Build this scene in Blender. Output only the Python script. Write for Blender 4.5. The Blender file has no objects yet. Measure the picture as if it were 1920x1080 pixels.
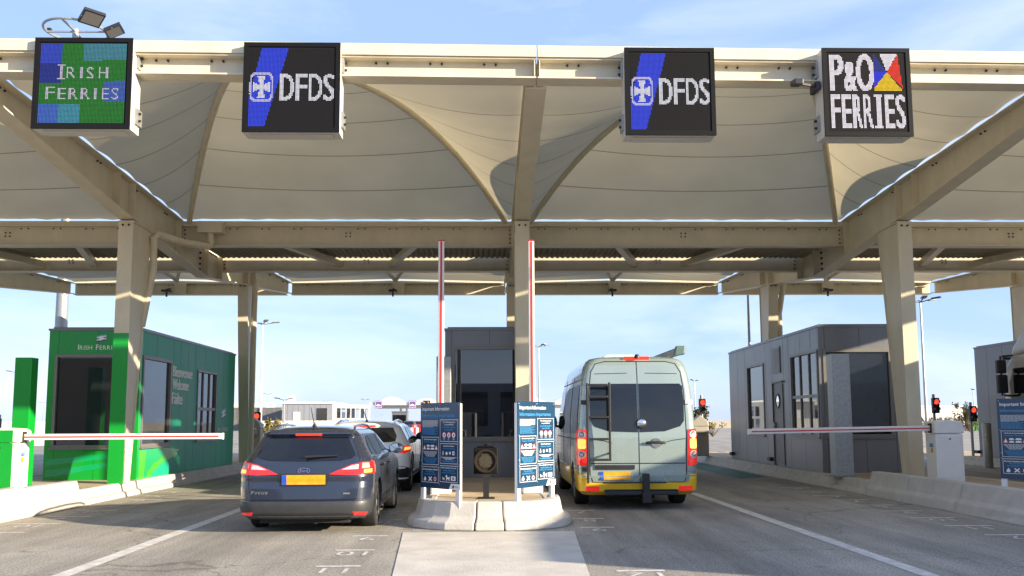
import bpy, bmesh, math, random
import numpy as np
from mathutils import Vector, Matrix
random.seed(7)
R_ = math.radians
scene = bpy.context.scene
COL = scene.collection

# ------------------------------------------------------------------ camera
CAMH = 1.42
cam_d = bpy.data.cameras.new("camera")
cam = bpy.data.objects.new("camera", cam_d)
COL.objects.link(cam)
scene.camera = cam
F, PX, PY = 1700.0, 960.0, 605.0
yaw, pitch, roll = math.atan(42 / 1700), math.atan(185 / 1700), R_(0.25)
fw = Vector((math.sin(yaw) * math.cos(pitch), math.cos(yaw) * math.cos(pitch), math.sin(pitch)))
rt = Vector((math.cos(yaw), -math.sin(yaw), 0))
up = rt.cross(fw)
r2 = rt * math.cos(roll) - up * math.sin(roll)
u2 = rt * math.sin(roll) + up * math.cos(roll)
m = Matrix((r2, u2, -fw)).transposed().to_4x4()
m.translation = Vector((0, 0, CAMH))
cam.matrix_world = m
cam_d.sensor_width = 36
cam_d.lens = 36 * F / 1920
cam_d.shift_y = (PY - 540) / 1920
cam_d.clip_start = 0.05
cam_d.clip_end = 5000

# ------------------------------------------------------------------ world, sun, exposure
SUN_EL, SUN_AZ = 16.0, math.degrees(math.atan2(0.894, -0.447))   # azimuth clockwise from +Y
w = bpy.data.worlds.new("World")
scene.world = w
w.use_nodes = True
nt = w.node_tree
bg = nt.nodes['Background']
sky = nt.nodes.new('ShaderNodeTexSky')
sky.sky_type = 'NISHITA'
sky.sun_disc = False
sky.sun_elevation = R_(SUN_EL)
sky.sun_rotation = R_(SUN_AZ)
sky.air_density = 1.0
sky.dust_density = 0.3
sky.ozone_density = 2.0
tc = nt.nodes.new('ShaderNodeTexCoord')
mp = nt.nodes.new('ShaderNodeMapping')
mp.inputs['Scale'].default_value = (1.2, 1.2, 5.0)
nz = nt.nodes.new('ShaderNodeTexNoise')
nz.inputs['Scale'].default_value = 2.1
nz.inputs['Detail'].default_value = 7
nz.inputs['Roughness'].default_value = 0.55
nz.inputs['Distortion'].default_value = 0.5
rp = nt.nodes.new('ShaderNodeValToRGB')
rp.color_ramp.elements[0].position = 0.40
rp.color_ramp.elements[0].color = (0, 0, 0, 1)
rp.color_ramp.elements[1].position = 0.80
rp.color_ramp.elements[1].color = (1, 1, 1, 1)
mx = nt.nodes.new('ShaderNodeMix')
mx.data_type = 'RGBA'
cm = nt.nodes.new('ShaderNodeMix')
cm.data_type = 'RGBA'
cm.inputs['A'].default_value = (2.35, 3.35, 5.7, 1)
cm.inputs['B'].default_value = (5.0, 5.5, 6.7, 1)
nt.links.new(cm.outputs['Result'], mx.inputs['B'])
mlt = nt.nodes.new('ShaderNodeMath')
mlt.operation = 'MULTIPLY_ADD'
mlt.inputs[1].default_value = 0.10
mlt.inputs[2].default_value = 0.72
nt.links.new(tc.outputs['Generated'], mp.inputs[0])
nt.links.new(mp.outputs[0], nz.inputs['Vector'])
nt.links.new(nz.outputs['Fac'], rp.inputs[0])
nt.links.new(rp.outputs[0], cm.inputs['Factor'])
nt.links.new(rp.outputs[0], mlt.inputs[0])
nt.links.new(mlt.outputs[0], mx.inputs['Factor'])
nt.links.new(sky.outputs[0], mx.inputs['A'])
nt.links.new(mx.outputs['Result'], bg.inputs['Color'])
bg.inputs['Strength'].default_value = 0.088

sd = bpy.data.lights.new("sun", 'SUN')
sun = bpy.data.objects.new("sun", sd)
COL.objects.link(sun)
sd.energy = 5.0
sd.angle = R_(0.5)
sd.color = (1.0, 0.85, 0.63)
el, az = R_(SUN_EL), R_(SUN_AZ)
to_sun = Vector((math.sin(az) * math.cos(el), math.cos(az) * math.cos(el), math.sin(el)))
sun.rotation_euler = to_sun.to_track_quat('Z', 'Y').to_euler()

scene.view_settings.view_transform = 'Standard'
scene.view_settings.look = 'None'
scene.view_settings.gamma = 1
scene.view_settings.exposure = 1.36
scene.cycles.max_bounces = 10
scene.cycles.transparent_max_bounces = 16

# ------------------------------------------------------------------ materials
def mat(name, col, rough=0.5, metal=0.0, coat=0.0, var=0.0, vscale=3.0, bump=0.0, bscale=60.0,
        emit=None, estr=1.0, spec=0.5, stretch=None):
    m_ = bpy.data.materials.new(name)
    m_.use_nodes = True
    n = m_.node_tree
    p = n.nodes['Principled BSDF']
    p.inputs['Base Color'].default_value = (*col, 1)
    p.inputs['Roughness'].default_value = rough
    p.inputs['Metallic'].default_value = metal
    p.inputs['Coat Weight'].default_value = coat
    p.inputs['Coat Roughness'].default_value = 0.05
    p.inputs['Specular IOR Level'].default_value = spec
    if emit:
        p.inputs['Emission Color'].default_value = (*emit, 1)
        p.inputs['Emission Strength'].default_value = estr
    if var or bump:
        t = n.nodes.new('ShaderNodeTexCoord')
        src = t.outputs['Object']
        if stretch:
            mm = n.nodes.new('ShaderNodeMapping')
            mm.inputs['Scale'].default_value = stretch
            n.links.new(src, mm.inputs[0])
            src = mm.outputs[0]
    if var:
        a = n.nodes.new('ShaderNodeTexNoise')
        a.inputs['Scale'].default_value = vscale
        a.inputs['Detail'].default_value = 8
        a.inputs['Roughness'].default_value = 0.65
        n.links.new(src, a.inputs['Vector'])
        r = n.nodes.new('ShaderNodeMapRange')
        r.inputs['From Min'].default_value = 0.3
        r.inputs['From Max'].default_value = 0.7
        r.inputs['To Min'].default_value = 1 - var
        r.inputs['To Max'].default_value = 1 + var * 0.6
        n.links.new(a.outputs['Fac'], r.inputs['Value'])
        h = n.nodes.new('ShaderNodeMix')
        h.data_type = 'RGBA'
        h.blend_type = 'MULTIPLY'
        h.inputs['Factor'].default_value = 1
        h.inputs['A'].default_value = (*col, 1)
        n.links.new(r.outputs[0], h.inputs['B'])
        n.links.new(h.outputs['Result'], p.inputs['Base Color'])
        r3 = n.nodes.new('ShaderNodeMapRange')
        r3.inputs['To Min'].default_value = max(0, rough - 0.12)
        r3.inputs['To Max'].default_value = min(1, rough + 0.12)
        n.links.new(a.outputs['Fac'], r3.inputs['Value'])
        n.links.new(r3.outputs[0], p.inputs['Roughness'])
    if bump:
        b = n.nodes.new('ShaderNodeTexNoise')
        b.inputs['Scale'].default_value = bscale
        b.inputs['Detail'].default_value = 5
        n.links.new(src, b.inputs['Vector'])
        bp = n.nodes.new('ShaderNodeBump')
        bp.inputs['Strength'].default_value = bump
        bp.inputs['Distance'].default_value = 0.02
        n.links.new(b.outputs['Fac'], bp.inputs['Height'])
        n.links.new(bp.outputs[0], p.inputs['Normal'])
    return m_

def glass(name, tint=(0.06, 0.075, 0.095), through=0.35, rough=0.015, ior=1.6):
    m_ = bpy.data.materials.new(name)
    m_.use_nodes = True
    n = m_.node_tree
    out = n.nodes['Material Output']
    n.nodes.remove(n.nodes['Principled BSDF'])
    tr = n.nodes.new('ShaderNodeBsdfTransparent')
    tr.inputs[0].default_value = (through * 0.9, through * 0.97, through, 1)
    gl = n.nodes.new('ShaderNodeBsdfGlossy')
    gl.inputs['Roughness'].default_value = rough
    gl.inputs[0].default_value = (0.92, 0.96, 1, 1)
    df = n.nodes.new('ShaderNodeBsdfDiffuse')
    df.inputs[0].default_value = (*tint, 1)
    fr = n.nodes.new('ShaderNodeFresnel')
    fr.inputs[0].default_value = ior
    a = n.nodes.new('ShaderNodeMixShader')
    a.inputs[0].default_value = 0.3
    n.links.new(tr.outputs[0], a.inputs[1])
    n.links.new(df.outputs[0], a.inputs[2])
    b = n.nodes.new('ShaderNodeMixShader')
    n.links.new(fr.outputs[0], b.inputs[0])
    n.links.new(a.outputs[0], b.inputs[1])
    n.links.new(gl.outputs[0], b.inputs[2])
    n.links.new(b.outputs[0], out.inputs[0])
    return m_

M = {}
M['steel'] = mat('cream_steel', (0.64, 0.575, 0.435), 0.42, var=0.11, vscale=2.6, bump=0.02, bscale=25, stretch=(1, 1, .45))
M['gutter'] = mat('gutter_brown', (.30, .25, .18), .6, var=.15)
M['bolt'] = mat('bolt_dark', (0.05, 0.045, 0.04), 0.5, metal=0.5)
M['white'] = mat('white_paint', (0.80, 0.79, 0.76), 0.38, var=0.05, vscale=4)
M['galv'] = mat('galvanised', (0.36, 0.37, 0.37), 0.45, metal=0.55, var=0.22, vscale=14)
M['grey'] = mat('grey_cladding', (0.19, 0.192, 0.203), 0.38, metal=0.35, var=0.12, vscale=2.0, bump=0.01, stretch=(1, 1, .35))
M['greydark'] = mat('dark_joint', (0.02, 0.02, 0.022), 0.6)
M['frame'] = mat('window_frame', (0.20, 0.185, 0.165), 0.42, metal=0.3, var=0.06)
M['green'] = mat('green_gloss', (0.004, 0.29, 0.028), 0.30, coat=0.25, var=0.06, vscale=1.5, spec=0.4)
M['green_skyreflect'] = mat('green_painted_sky_reflection', (0.008, 0.345, 0.205), 0.42, coat=0.0, spec=.22, var=0.14, vscale=1.3, stretch=(1, 1, .3))  # booth green again, with the sky's reflection mixed into the colour as teal
M['green_a'] = mat('light_green_print', (0.06, 0.36, 0.02), 0.25, coat=0.3)
M['green_b'] = mat('mint_green_print', (0.004, 0.33, 0.10), 0.25, coat=0.3)
M['black'] = mat('black_plastic', (0.018, 0.018, 0.02), 0.45, var=0.1)
M['rubber'] = mat('tyre_rubber', (0.022, 0.021, 0.021), 0.85, var=0.25, vscale=20)
M['red'] = mat('barrier_red', (0.62, 0.03, 0.02), 0.4)
M['navy'] = mat('navy_board', (0.008, 0.045, 0.10), 0.35, coat=0.2, var=0.05)
M['ltblue'] = mat('light_blue_print', (0.05, 0.30, 0.62), 0.5)
M['pwhite'] = mat('white_print', (0.8, 0.8, 0.8), 0.5)
M['pred'] = mat('red_print', (0.6, 0.03, 0.03), 0.5)
M['dark_in'] = mat('booth_interior', (0.05, 0.047, 0.045), 0.8, var=0.1)
M['blind'] = mat('tan_blind', (0.30, 0.19, 0.08), 0.8, var=0.25, vscale=9)
M['blindg'] = mat('grey_blind', (0.07, 0.065, 0.075), 0.8, var=0.15)
M['glass'] = glass('booth_glass', (0.055, 0.063, 0.085), 0.16, ior=1.9)
M['carglass'] = glass('car_glass', (0.018, 0.020, 0.026), 0.20)
M['lredlit'] = mat('lamp_red_lit', (0.5, 0.01, 0.01), 0.3, emit=(1.0, 0.04, 0.015), estr=0.8)
M['led_on'] = mat('signal_red', (0.5, 0.02, 0.01), 0.3, emit=(1.0, 0.05, 0.02), estr=1.0)
M['orange'] = mat('lamp_orange_lit', (0.7, 0.2, 0.05), 0.3, emit=(1.0, 0.33, 0.06), estr=0.9)
M['lred'] = mat('lamp_red', (0.50, 0.012, 0.012), 0.12, coat=0.8, emit=(1, .03, .02), estr=0.18)
M['lclear'] = mat('lamp_clear', (0.55, 0.52, 0.52), 0.12, coat=0.8)
M['chrome'] = mat('chrome', (0.75, 0.75, 0.75), 0.15, metal=1)
M['plate'] = mat('yellow_plate', (0.72, 0.33, 0.01), 0.4, var=0.30, vscale=9)
M['plateblue'] = mat('plate_blue', (0.02, 0.08, 0.45), 0.4)
M['rim'] = mat('alloy_rim', (0.50, 0.49, 0.47), 0.3, metal=0.7, var=0.1)
M['mirror'] = mat('mirror_glass', (0.7, 0.75, 0.8), 0.03, metal=1)
M['under'] = mat('underbody', (0.02, 0.019, 0.018), 0.9)
M['seat'] = mat('seat_fabric', (0.03, 0.03, 0.035), 0.9)

def asphalt():
    m_ = mat('asphalt', (0.2, 0.2, 0.2), 0.88)
    n = m_.node_tree
    p = n.nodes['Principled BSDF']
    t = n.nodes.new('ShaderNodeTexCoord')
    o = t.outputs['Object']
    def noise(sc, det, ro=0.6, stretch=None):
        a = n.nodes.new('ShaderNodeTexNoise')
        a.inputs['Scale'].default_value = sc
        a.inputs['Detail'].default_value = det
        a.inputs['Roughness'].default_value = ro
        if stretch:
            mm = n.nodes.new('ShaderNodeMapping')
            mm.inputs['Scale'].default_value = stretch
            n.links.new(o, mm.inputs[0])
            n.links.new(mm.outputs[0], a.inputs[0])
        else:
            n.links.new(o, a.inputs[0])
        return a.outputs['Fac']
    def ramp(f, p0, c0, p1, c1):
        r = n.nodes.new('ShaderNodeValToRGB')
        r.color_ramp.elements[0].position = p0
        r.color_ramp.elements[1].position = p1
        r.color_ramp.elements[0].color = (*c0, 1)
        r.color_ramp.elements[1].color = (*c1, 1)
        n.links.new(f, r.inputs[0])
        return r.outputs[0]
    def mul(a, b):
        h = n.nodes.new('ShaderNodeMix')
        h.data_type = 'RGBA'
        h.blend_type = 'MULTIPLY'
        h.inputs['Factor'].default_value = 1
        n.links.new(a, h.inputs['A'])
        n.links.new(b, h.inputs['B'])
        return h.outputs['Result']
    base = ramp(noise(0.35, 8, 0.62), 0.3, (0.29, 0.272, 0.243), 0.72, (0.435, 0.405, 0.36))
    grain = ramp(noise(42, 4, 0.8), 0.36, (0.38, 0.38, 0.38), 0.62, (1.32, 1.31, 1.28))
    streak = ramp(noise(1.6, 6, 0.6, (1.0, 0.16, 1)), 0.35, (0.80, 0.80, 0.80), 0.6, (1.06, 1.05, 1.03))
    spots = ramp(noise(3.2, 4, 0.55), 0.26, (0.55, 0.54, 0.52), 0.36, (1, 1, 1))
    tracks = ramp(noise(0.9, 5, 0.7, (1.0, 0.06, 1)), 0.40, (0.74, 0.73, 0.72), 0.58, (1.05, 1.05, 1.04))
    stain = ramp(noise(7.0, 2, 0.5), 0.22, (0.35, 0.34, 0.33), 0.27, (1, 1, 1))
    pale = ramp(noise(0.8, 7, 0.7), 0.55, (1, 1, 1), 0.75, (1.25, 1.22, 1.16))
    vo = n.nodes.new('ShaderNodeTexVoronoi')
    vo.feature = 'DISTANCE_TO_EDGE'
    vo.inputs['Scale'].default_value = 0.16
    dn = n.nodes.new('ShaderNodeVectorMath')
    dn.operation = 'MULTIPLY_ADD'
    nn_ = n.nodes.new('ShaderNodeTexNoise')
    nn_.inputs['Scale'].default_value = 1.4
    nn_.inputs['Detail'].default_value = 6
    n.links.new(o, nn_.inputs[0])
    n.links.new(nn_.outputs['Color'], dn.inputs[0])
    dn.inputs[1].default_value = (1.3, 1.3, 0)
    n.links.new(o, dn.inputs[2])
    n.links.new(dn.outputs[0], vo.inputs['Vector'])
    crack = ramp(vo.outputs['Distance'], 0.0005, (0.55, 0.54, 0.52), 0.0022, (1, 1, 1))
    c = mul(mul(mul(mul(mul(mul(mul(base, grain), streak), spots), tracks), stain), pale), crack)
    n.links.new(c, p.inputs['Base Color'])
    bp = n.nodes.new('ShaderNodeBump')
    bp.inputs['Strength'].default_value = 0.5
    bp.inputs['Distance'].default_value = 0.012
    n.links.new(noise(70, 3, 0.7), bp.inputs['Height'])
    n.links.new(bp.outputs[0], p.inputs['Normal'])
    return m_
M['asphalt'] = asphalt()
M['slab'] = mat('brushed_concrete', (0.56, 0.52, 0.46), 0.85, var=0.20, vscale=2.0, bump=0.3, bscale=60)
M['conc'] = mat('kerb_concrete', (0.50, 0.47, 0.42), 0.8, var=0.17, vscale=3.5, bump=0.18, bscale=26)
M['deck'] = mat('island_deck', (0.46, 0.36, 0.245), 0.85, var=0.2, vscale=2.4, bump=0.2)
M['roadpaint'] = mat('road_paint', (0.62, 0.59, 0.54), 0.7, var=0.35, vscale=7)
M['wornpaint'] = mat('worn_paint', (0.62, 0.60, 0.56), 0.75, var=0.45, vscale=14)
M['greenpaint'] = mat('green_lane_paint', (0.015, 0.12, 0.075), 0.7, var=0.25, vscale=4)
M['iron'] = mat('cast_iron', (0.10, 0.06, 0.04), 0.7, var=0.4, vscale=20, bump=.3)

def membrane():
    m_ = bpy.data.materials.new('canopy_fabric')
    m_.use_nodes = True
    n = m_.node_tree
    n.nodes.remove(n.nodes['Principled BSDF'])
    out = n.nodes['Material Output']
    d = n.nodes.new('ShaderNodeBsdfDiffuse')
    t = n.nodes.new('ShaderNodeBsdfTranslucent')
    a = n.nodes.new('ShaderNodeMixShader')
    a.inputs[0].default_value = 0.30
    uv = n.nodes.new('ShaderNodeUVMap')
    sx = n.nodes.new('ShaderNodeSeparateXYZ')
    n.links.new(uv.outputs[0], sx.inputs[0])
    fr = n.nodes.new('ShaderNodeMath')
    fr.operation = 'FRACT'
    n.links.new(sx.outputs['Y'], fr.inputs[0])
    lt = n.nodes.new('ShaderNodeMath')
    lt.operation = 'LESS_THAN'
    lt.inputs[1].default_value = 0.024
    n.links.new(fr.outputs[0], lt.inputs[0])
    nz_ = n.nodes.new('ShaderNodeTexNoise')
    nz_.inputs['Scale'].default_value = 0.8
    nz_.inputs['Detail'].default_value = 6
    tc_ = n.nodes.new('ShaderNodeTexCoord')
    n.links.new(tc_.outputs['Object'], nz_.inputs[0])
    cr = n.nodes.new('ShaderNodeValToRGB')
    cr.color_ramp.elements[0].position = 0.3
    cr.color_ramp.elements[1].position = 0.7
    cr.color_ramp.elements[0].color = (0.455, 0.405, 0.285, 1)
    cr.color_ramp.elements[1].color = (0.52, 0.46, 0.325, 1)
    n.links.new(nz_.outputs['Fac'], cr.inputs[0])
    c = n.nodes.new('ShaderNodeMix')
    c.data_type = 'RGBA'
    c.inputs['B'].default_value = (0.23, 0.20, 0.135, 1)
    n.links.new(cr.outputs[0], c.inputs['A'])
    n.links.new(lt.outputs[0], c.inputs['Factor'])
    n.links.new(c.outputs['Result'], d.inputs[0])
    n.links.new(c.outputs['Result'], t.inputs[0])
    n.links.new(d.outputs[0], a.inputs[1])
    n.links.new(t.outputs[0], a.inputs[2])
    n.links.new(a.outputs[0], out.inputs[0])
    return m_
M['membrane'] = membrane()

def led_mat():
    m_ = bpy.data.materials.new('led_pixels')
    m_.use_nodes = True
    n = m_.node_tree
    p = n.nodes['Principled BSDF']
    p.inputs['Base Color'].default_value = (0.012, 0.012, 0.012, 1)
    p.inputs['Specular IOR Level'].default_value = .1
    at = n.nodes.new('ShaderNodeAttribute')
    at.attribute_name = 'led'
    n.links.new(at.outputs['Color'], p.inputs['Emission Color'])
    p.inputs['Emission Strength'].default_value = 0.5
    return m_
M['led'] = led_mat()
M['gjoint'] = mat('green_joint', (.003, .07, .02), .5)
M['ledback'] = mat('led_backing', (0.012, 0.011, 0.012), 0.7, spec=.1)
M['bezel'] = mat('bezel_black', (.008, .008, .009), .5, spec=.15)
M['casing_lens'] = mat('floodlight_lens', (.16, .15, .14), .3)
M['casing'] = mat('sign_casing', (0.55, 0.53, 0.49), 0.4, var=0.05)

# ------------------------------------------------------------------ mesh helpers
class MB:
    def __init__(s):
        s.v, s.f, s.mi = [], [], []
    def add(s, vs, fs, mi=0):
        o = len(s.v)
        s.v += [tuple(x) for x in vs]
        s.f += [tuple(i + o for i in f) for f in fs]
        s.mi += [mi] * len(fs)
        return s
    def box(s, x0, x1, y0, y1, z0, z1, mi=0):
        vs = [(x, y, z) for z in (z0, z1) for y in (y0, y1) for x in (x0, x1)]
        fs = [(0, 2, 3, 1), (4, 5, 7, 6), (0, 1, 5, 4), (2, 6, 7, 3), (0, 4, 6, 2), (1, 3, 7, 5)]
        return s.add(vs, fs, mi)
    def hexa(s, b, t, mi=0):      # bottom quad ccw, top quad ccw
        fs = [(3, 2, 1, 0), (4, 5, 6, 7), (0, 1, 5, 4), (1, 2, 6, 5), (2, 3, 7, 6), (3, 0, 4, 7)]
        return s.add(list(b) + list(t), fs, mi)
    def prism(s, poly, fn0, fn1, mi=0):   # poly of 2d pts -> fn0(p), fn1(p) two 3d layers
        n = len(poly)
        vs = [fn0(p) for p in poly] + [fn1(p) for p in poly]
        fs = [tuple(range(n - 1, -1, -1)), tuple(range(n, 2 * n))]
        fs += [(i, (i + 1) % n, n + (i + 1) % n, n + i) for i in range(n)]
        return s.add(vs, fs, mi)
    def tube(s, pts, r, seg=10, mi=0, caps=True):
        pts = [Vector(p) for p in pts]
        rs = r if isinstance(r, (list, tuple)) else [r] * len(pts)
        rings, ref = [], None
        for i, p in enumerate(pts):
            d = (pts[min(i + 1, len(pts) - 1)] - pts[max(i - 1, 0)]).normalized()
            if ref is None:
                ref = Vector((0, 0, 1)) if abs(d.z) < 0.9 else Vector((1, 0, 0))
            a = d.cross(ref).normalized()
            b = a.cross(d).normalized()
            ref = b
            rings.append([p + (a * math.cos(2 * math.pi * k / seg) + b * math.sin(2 * math.pi * k / seg)) * rs[i] for k in range(seg)])
        vs = [q for r_ in rings for q in r_]
        fs = []
        for i in range(len(pts) - 1):
            for k in range(seg):
                k2 = (k + 1) % seg
                fs.append((i * seg + k, i * seg + k2, (i + 1) * seg + k2, (i + 1) * seg + k))
        if caps:
            fs.append(tuple(range(seg - 1, -1, -1)))
            o = (len(pts) - 1) * seg
            fs.append(tuple(range(o, o + seg)))
        return s.add(vs, fs, mi)
    def bar(s, p0, p1, wx, wz, mi=0):     # rectangular bar between two points
        p0, p1 = Vector(p0), Vector(p1)
        d = (p1 - p0).normalized()
        ref = Vector((0, 0, 1)) if abs(d.z) < 0.95 else Vector((0, 1, 0))
        a = d.cross(ref).normalized() * wx / 2
        b = a.cross(d).normalized() * wz / 2
        q = lambda p: [p - a - b, p + a - b, p + a + b, p - a + b]
        vs = q(p0) + q(p1)
        fs = [(3, 2, 1, 0), (4, 5, 6, 7), (0, 1, 5, 4), (1, 2, 6, 5), (2, 3, 7, 6), (3, 0, 4, 7)]
        return s.add(vs, fs, mi)
    def lathe(s, prof, fn, seg=24, mi=0):  # prof (r, h) -> fn(r cos, r sin, h)
        vs, fs = [], []
        for r, h in prof:
            vs += [fn(r * math.cos(2 * math.pi * k / seg), r * math.sin(2 * math.pi * k / seg), h) for k in range(seg)]
        for i in range(len(prof) - 1):
            for k in range(seg):
                k2 = (k + 1) % seg
                fs.append((i * seg + k, i * seg + k2, (i + 1) * seg + k2, (i + 1) * seg + k))
        fs.append(tuple(range(seg - 1, -1, -1)))
        o = (len(prof) - 1) * seg
        fs.append(tuple(range(o, o + seg)))
        return s.add(vs, fs, mi)
    def build(s, name, mats, parent=None, bev=0, smooth=None, world=False, seg=2):
        if not isinstance(mats, (list, tuple)):
            mats = [mats]
        v = s.v
        if world and parent is not None:
            L = parent.location
            v = [(p[0] - L.x, p[1] - L.y, p[2] - L.z) for p in v]
        me = bpy.data.meshes.new(name)
        me.from_pydata([tuple(p) for p in v], [], s.f)
        for m_ in mats:
            me.materials.append(m_)
        me.polygons.foreach_set('material_index', s.mi)
        bm = bmesh.new()
        bm.from_mesh(me)
        bmesh.ops.recalc_face_normals(bm, faces=bm.faces)
        bm.to_mesh(me)
        bm.free()
        if smooth:
            me.polygons.foreach_set('use_smooth', [True] * len(me.polygons))
            me.set_sharp_from_angle(angle=R_(smooth))
        me.update()
        o = bpy.data.objects.new(name, me)
        COL.objects.link(o)
        if parent is not None:
            o.parent = parent
        if bev:
            b = o.modifiers.new('bevel', 'BEVEL')
            b.width = bev
            b.segments = seg
            b.limit_method = 'ANGLE'
            b.angle_limit = R_(40)
        return o

def tag(o, label=None, cat=None, group=None, kind=None):
    if label: o['label'] = label
    if cat: o['category'] = cat
    if group: o['group'] = group
    if kind: o['kind'] = kind
    return o
def thing(name, label, cat, loc=(0, 0, 0), rz=0, group=None):
    o = bpy.data.objects.new(name, None)
    o.empty_display_size = 0.2
    COL.objects.link(o)
    o.location = loc
    o.rotation_euler = (0, 0, rz)
    return tag(o, label, cat, group)
def dup(o, loc, rz, label, parent=None):
    c = o.copy()
    COL.objects.link(c)
    if parent is None:
        c.location = loc
        c.rotation_euler = (0, 0, rz)
        c['label'] = label
    else:
        c.parent = parent
    for ch in list(o.children):
        dup(ch, None, None, None, c)
    return c

# ---- text
_tc = {}
def text_tris(body):
    if body in _tc: return _tc[body]
    cu = bpy.data.curves.new('t', 'FONT')
    cu.body = body
    cu.resolution_u = 3
    ob = bpy.data.objects.new('t', cu)
    COL.objects.link(ob)
    bpy.context.view_layer.update()
    me = bpy.data.meshes.new_from_object(ob.evaluated_get(bpy.context.evaluated_depsgraph_get()))
    me.calc_loop_triangles()
    v = np.array([x.co[:2] for x in me.vertices])
    t = [tuple(x.vertices) for x in me.loop_triangles]
    v = v - v.min(0)
    bpy.data.objects.remove(ob)
    bpy.data.curves.remove(cu)
    bpy.data.meshes.remove(me)
    _tc[body] = (v, t)
    return v, t
def text(mb, body, org, right, upv, h, wd=None, mi=0, center=False, bold=0.0):
    v, t = text_tris(body)
    H, W = v[:, 1].max(), v[:, 0].max()
    sy = h / H
    sx = wd / W if wd else sy
    right, upv, org = Vector(right), Vector(upv), Vector(org)
    if center: org = org - right * (W * sx / 2)
    nrm = right.cross(upv)
    for k in ([0] if not bold else [-bold, 0, bold]):
        mb.add([org + right * (p[0] * sx + k) + upv * (p[1] * sy) + nrm * (0.0004 * (k != 0) * (1 + (k > 0))) for p in v], t, mi)
def raster(body, n, x0, x1, y0, y1):       # boolean bitmap n x n of text fitted in the box (0..1, y down)
    v, t = text_tris(body)
    W, H = v[:, 0].max(), v[:, 1].max()
    vv = np.stack([x0 + v[:, 0] / W * (x1 - x0), y1 - v[:, 1] / H * (y1 - y0)], 1)
    g = (np.arange(n) + .5) / n
    X, Y = np.meshgrid(g, g)
    out = np.zeros((n, n), bool)
    for a, b, c in t:
        A, B, C_ = vv[a], vv[b], vv[c]
        d = (B[1] - C_[1]) * (A[0] - C_[0]) + (C_[0] - B[0]) * (A[1] - C_[1])
        if abs(d) < 1e-12: continue
        l1 = ((B[1] - C_[1]) * (X - C_[0]) + (C_[0] - B[0]) * (Y - C_[1])) / d
        l2 = ((C_[1] - A[1]) * (X - C_[0]) + (A[0] - C_[0]) * (Y - C_[1])) / d
        out |= (l1 >= -1e-6) & (l2 >= -1e-6) & (l1 + l2 <= 1 + 1e-6)
    return out
def thick(b):
    return b | np.roll(b, 1, 1)

# ================================================================== SETTING
def sheet(name, quads, m_, z):
    mb = MB()
    for q in quads:
        mb.add([(x, y, z) for x, y in q], [(0, 1, 2, 3)])
    o = mb.build(name, m_)
    return tag(o, kind='structure')
g = MB()
g.add([(-1500, -60, 0), (1500, -60, 0), (1500, 2500, 0), (-1500, 2500, 0)], [(0, 1, 2, 3)])
tag(g.build('ground', M['asphalt']), kind='structure')
slab = sheet('approach_strip', [[(-0.80, 7.0), (0.84, 7.0), (1.09, 11.92), (-1.12, 11.92)]], M['slab'], 0.006)
sheet('lane_line', [[(-4.03, 3), (-3.86, 3), (-4.03, 18), (-4.20, 18)], [(3.95, 3), (4.12, 3), (4.07, 18), (3.90, 18)]], M['roadpaint'], 0.004)
sheet('green_lane_paint', [[(6.15, 22.4), (6.98, 22.9), (6.98, 34), (6.15, 34)], [(-2.2, 22), (-1.35, 22), (-1.35, 33), (-2.2, 33)],
                           [(-12.5, 24), (-11.5, 24), (-11.5, 33), (-12.5, 33)], [(10.9, 23), (12.2, 23), (12.2, 40), (10.9, 40)]], M['greenpaint'], 0.004)
# distance marks painted beside the islands: a bar with an upside-down number past it
mk = MB()
def dmark(x0, x1, y, num):
    mk.add([(x0, y, .004), (x1, y, .004), (x1, y + .085, .004), (x0, y + .085, .004)], [(0, 1, 2, 3)])
    if num:
        text(mk, num, ((x0 + x1) / 2, y - .07, .004), (-1, 0, 0), (0, -1, 0), .30, center=True)
for y, n in ((9.17, '11'), (10.3, '10'), (11.55, '9'), (13.4, '8'), (14.7, '7')): dmark(-1.72, -1.28, y, n)
for y, n in ((8.75, '12'), (12.3, '9'), (13.4, '8'), (14.6, '7')): dmark(1.20, 1.66, y, n)
for i in range(9):
    y = 11.2 + i * 1.0
    dmark(-6.75, -6.1, y, str(12 - i))
    dmark(6.1, 6.75, y, str(12 - i))
tag(mk.build('distance_marking', M['wornpaint']), kind='structure')
mh = MB()
mh.lathe([(0.30, 0), (0.30, .008), (0.27, .008), (.25, .004), (.0, .004)], lambda a, b, h: (-3.15 + a, 8.22 + b, h), 28)
tag(mh.build('manhole_cover', M['iron']), 'rusty round manhole cover in the asphalt beside the lane line', 'manhole cover')

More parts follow.
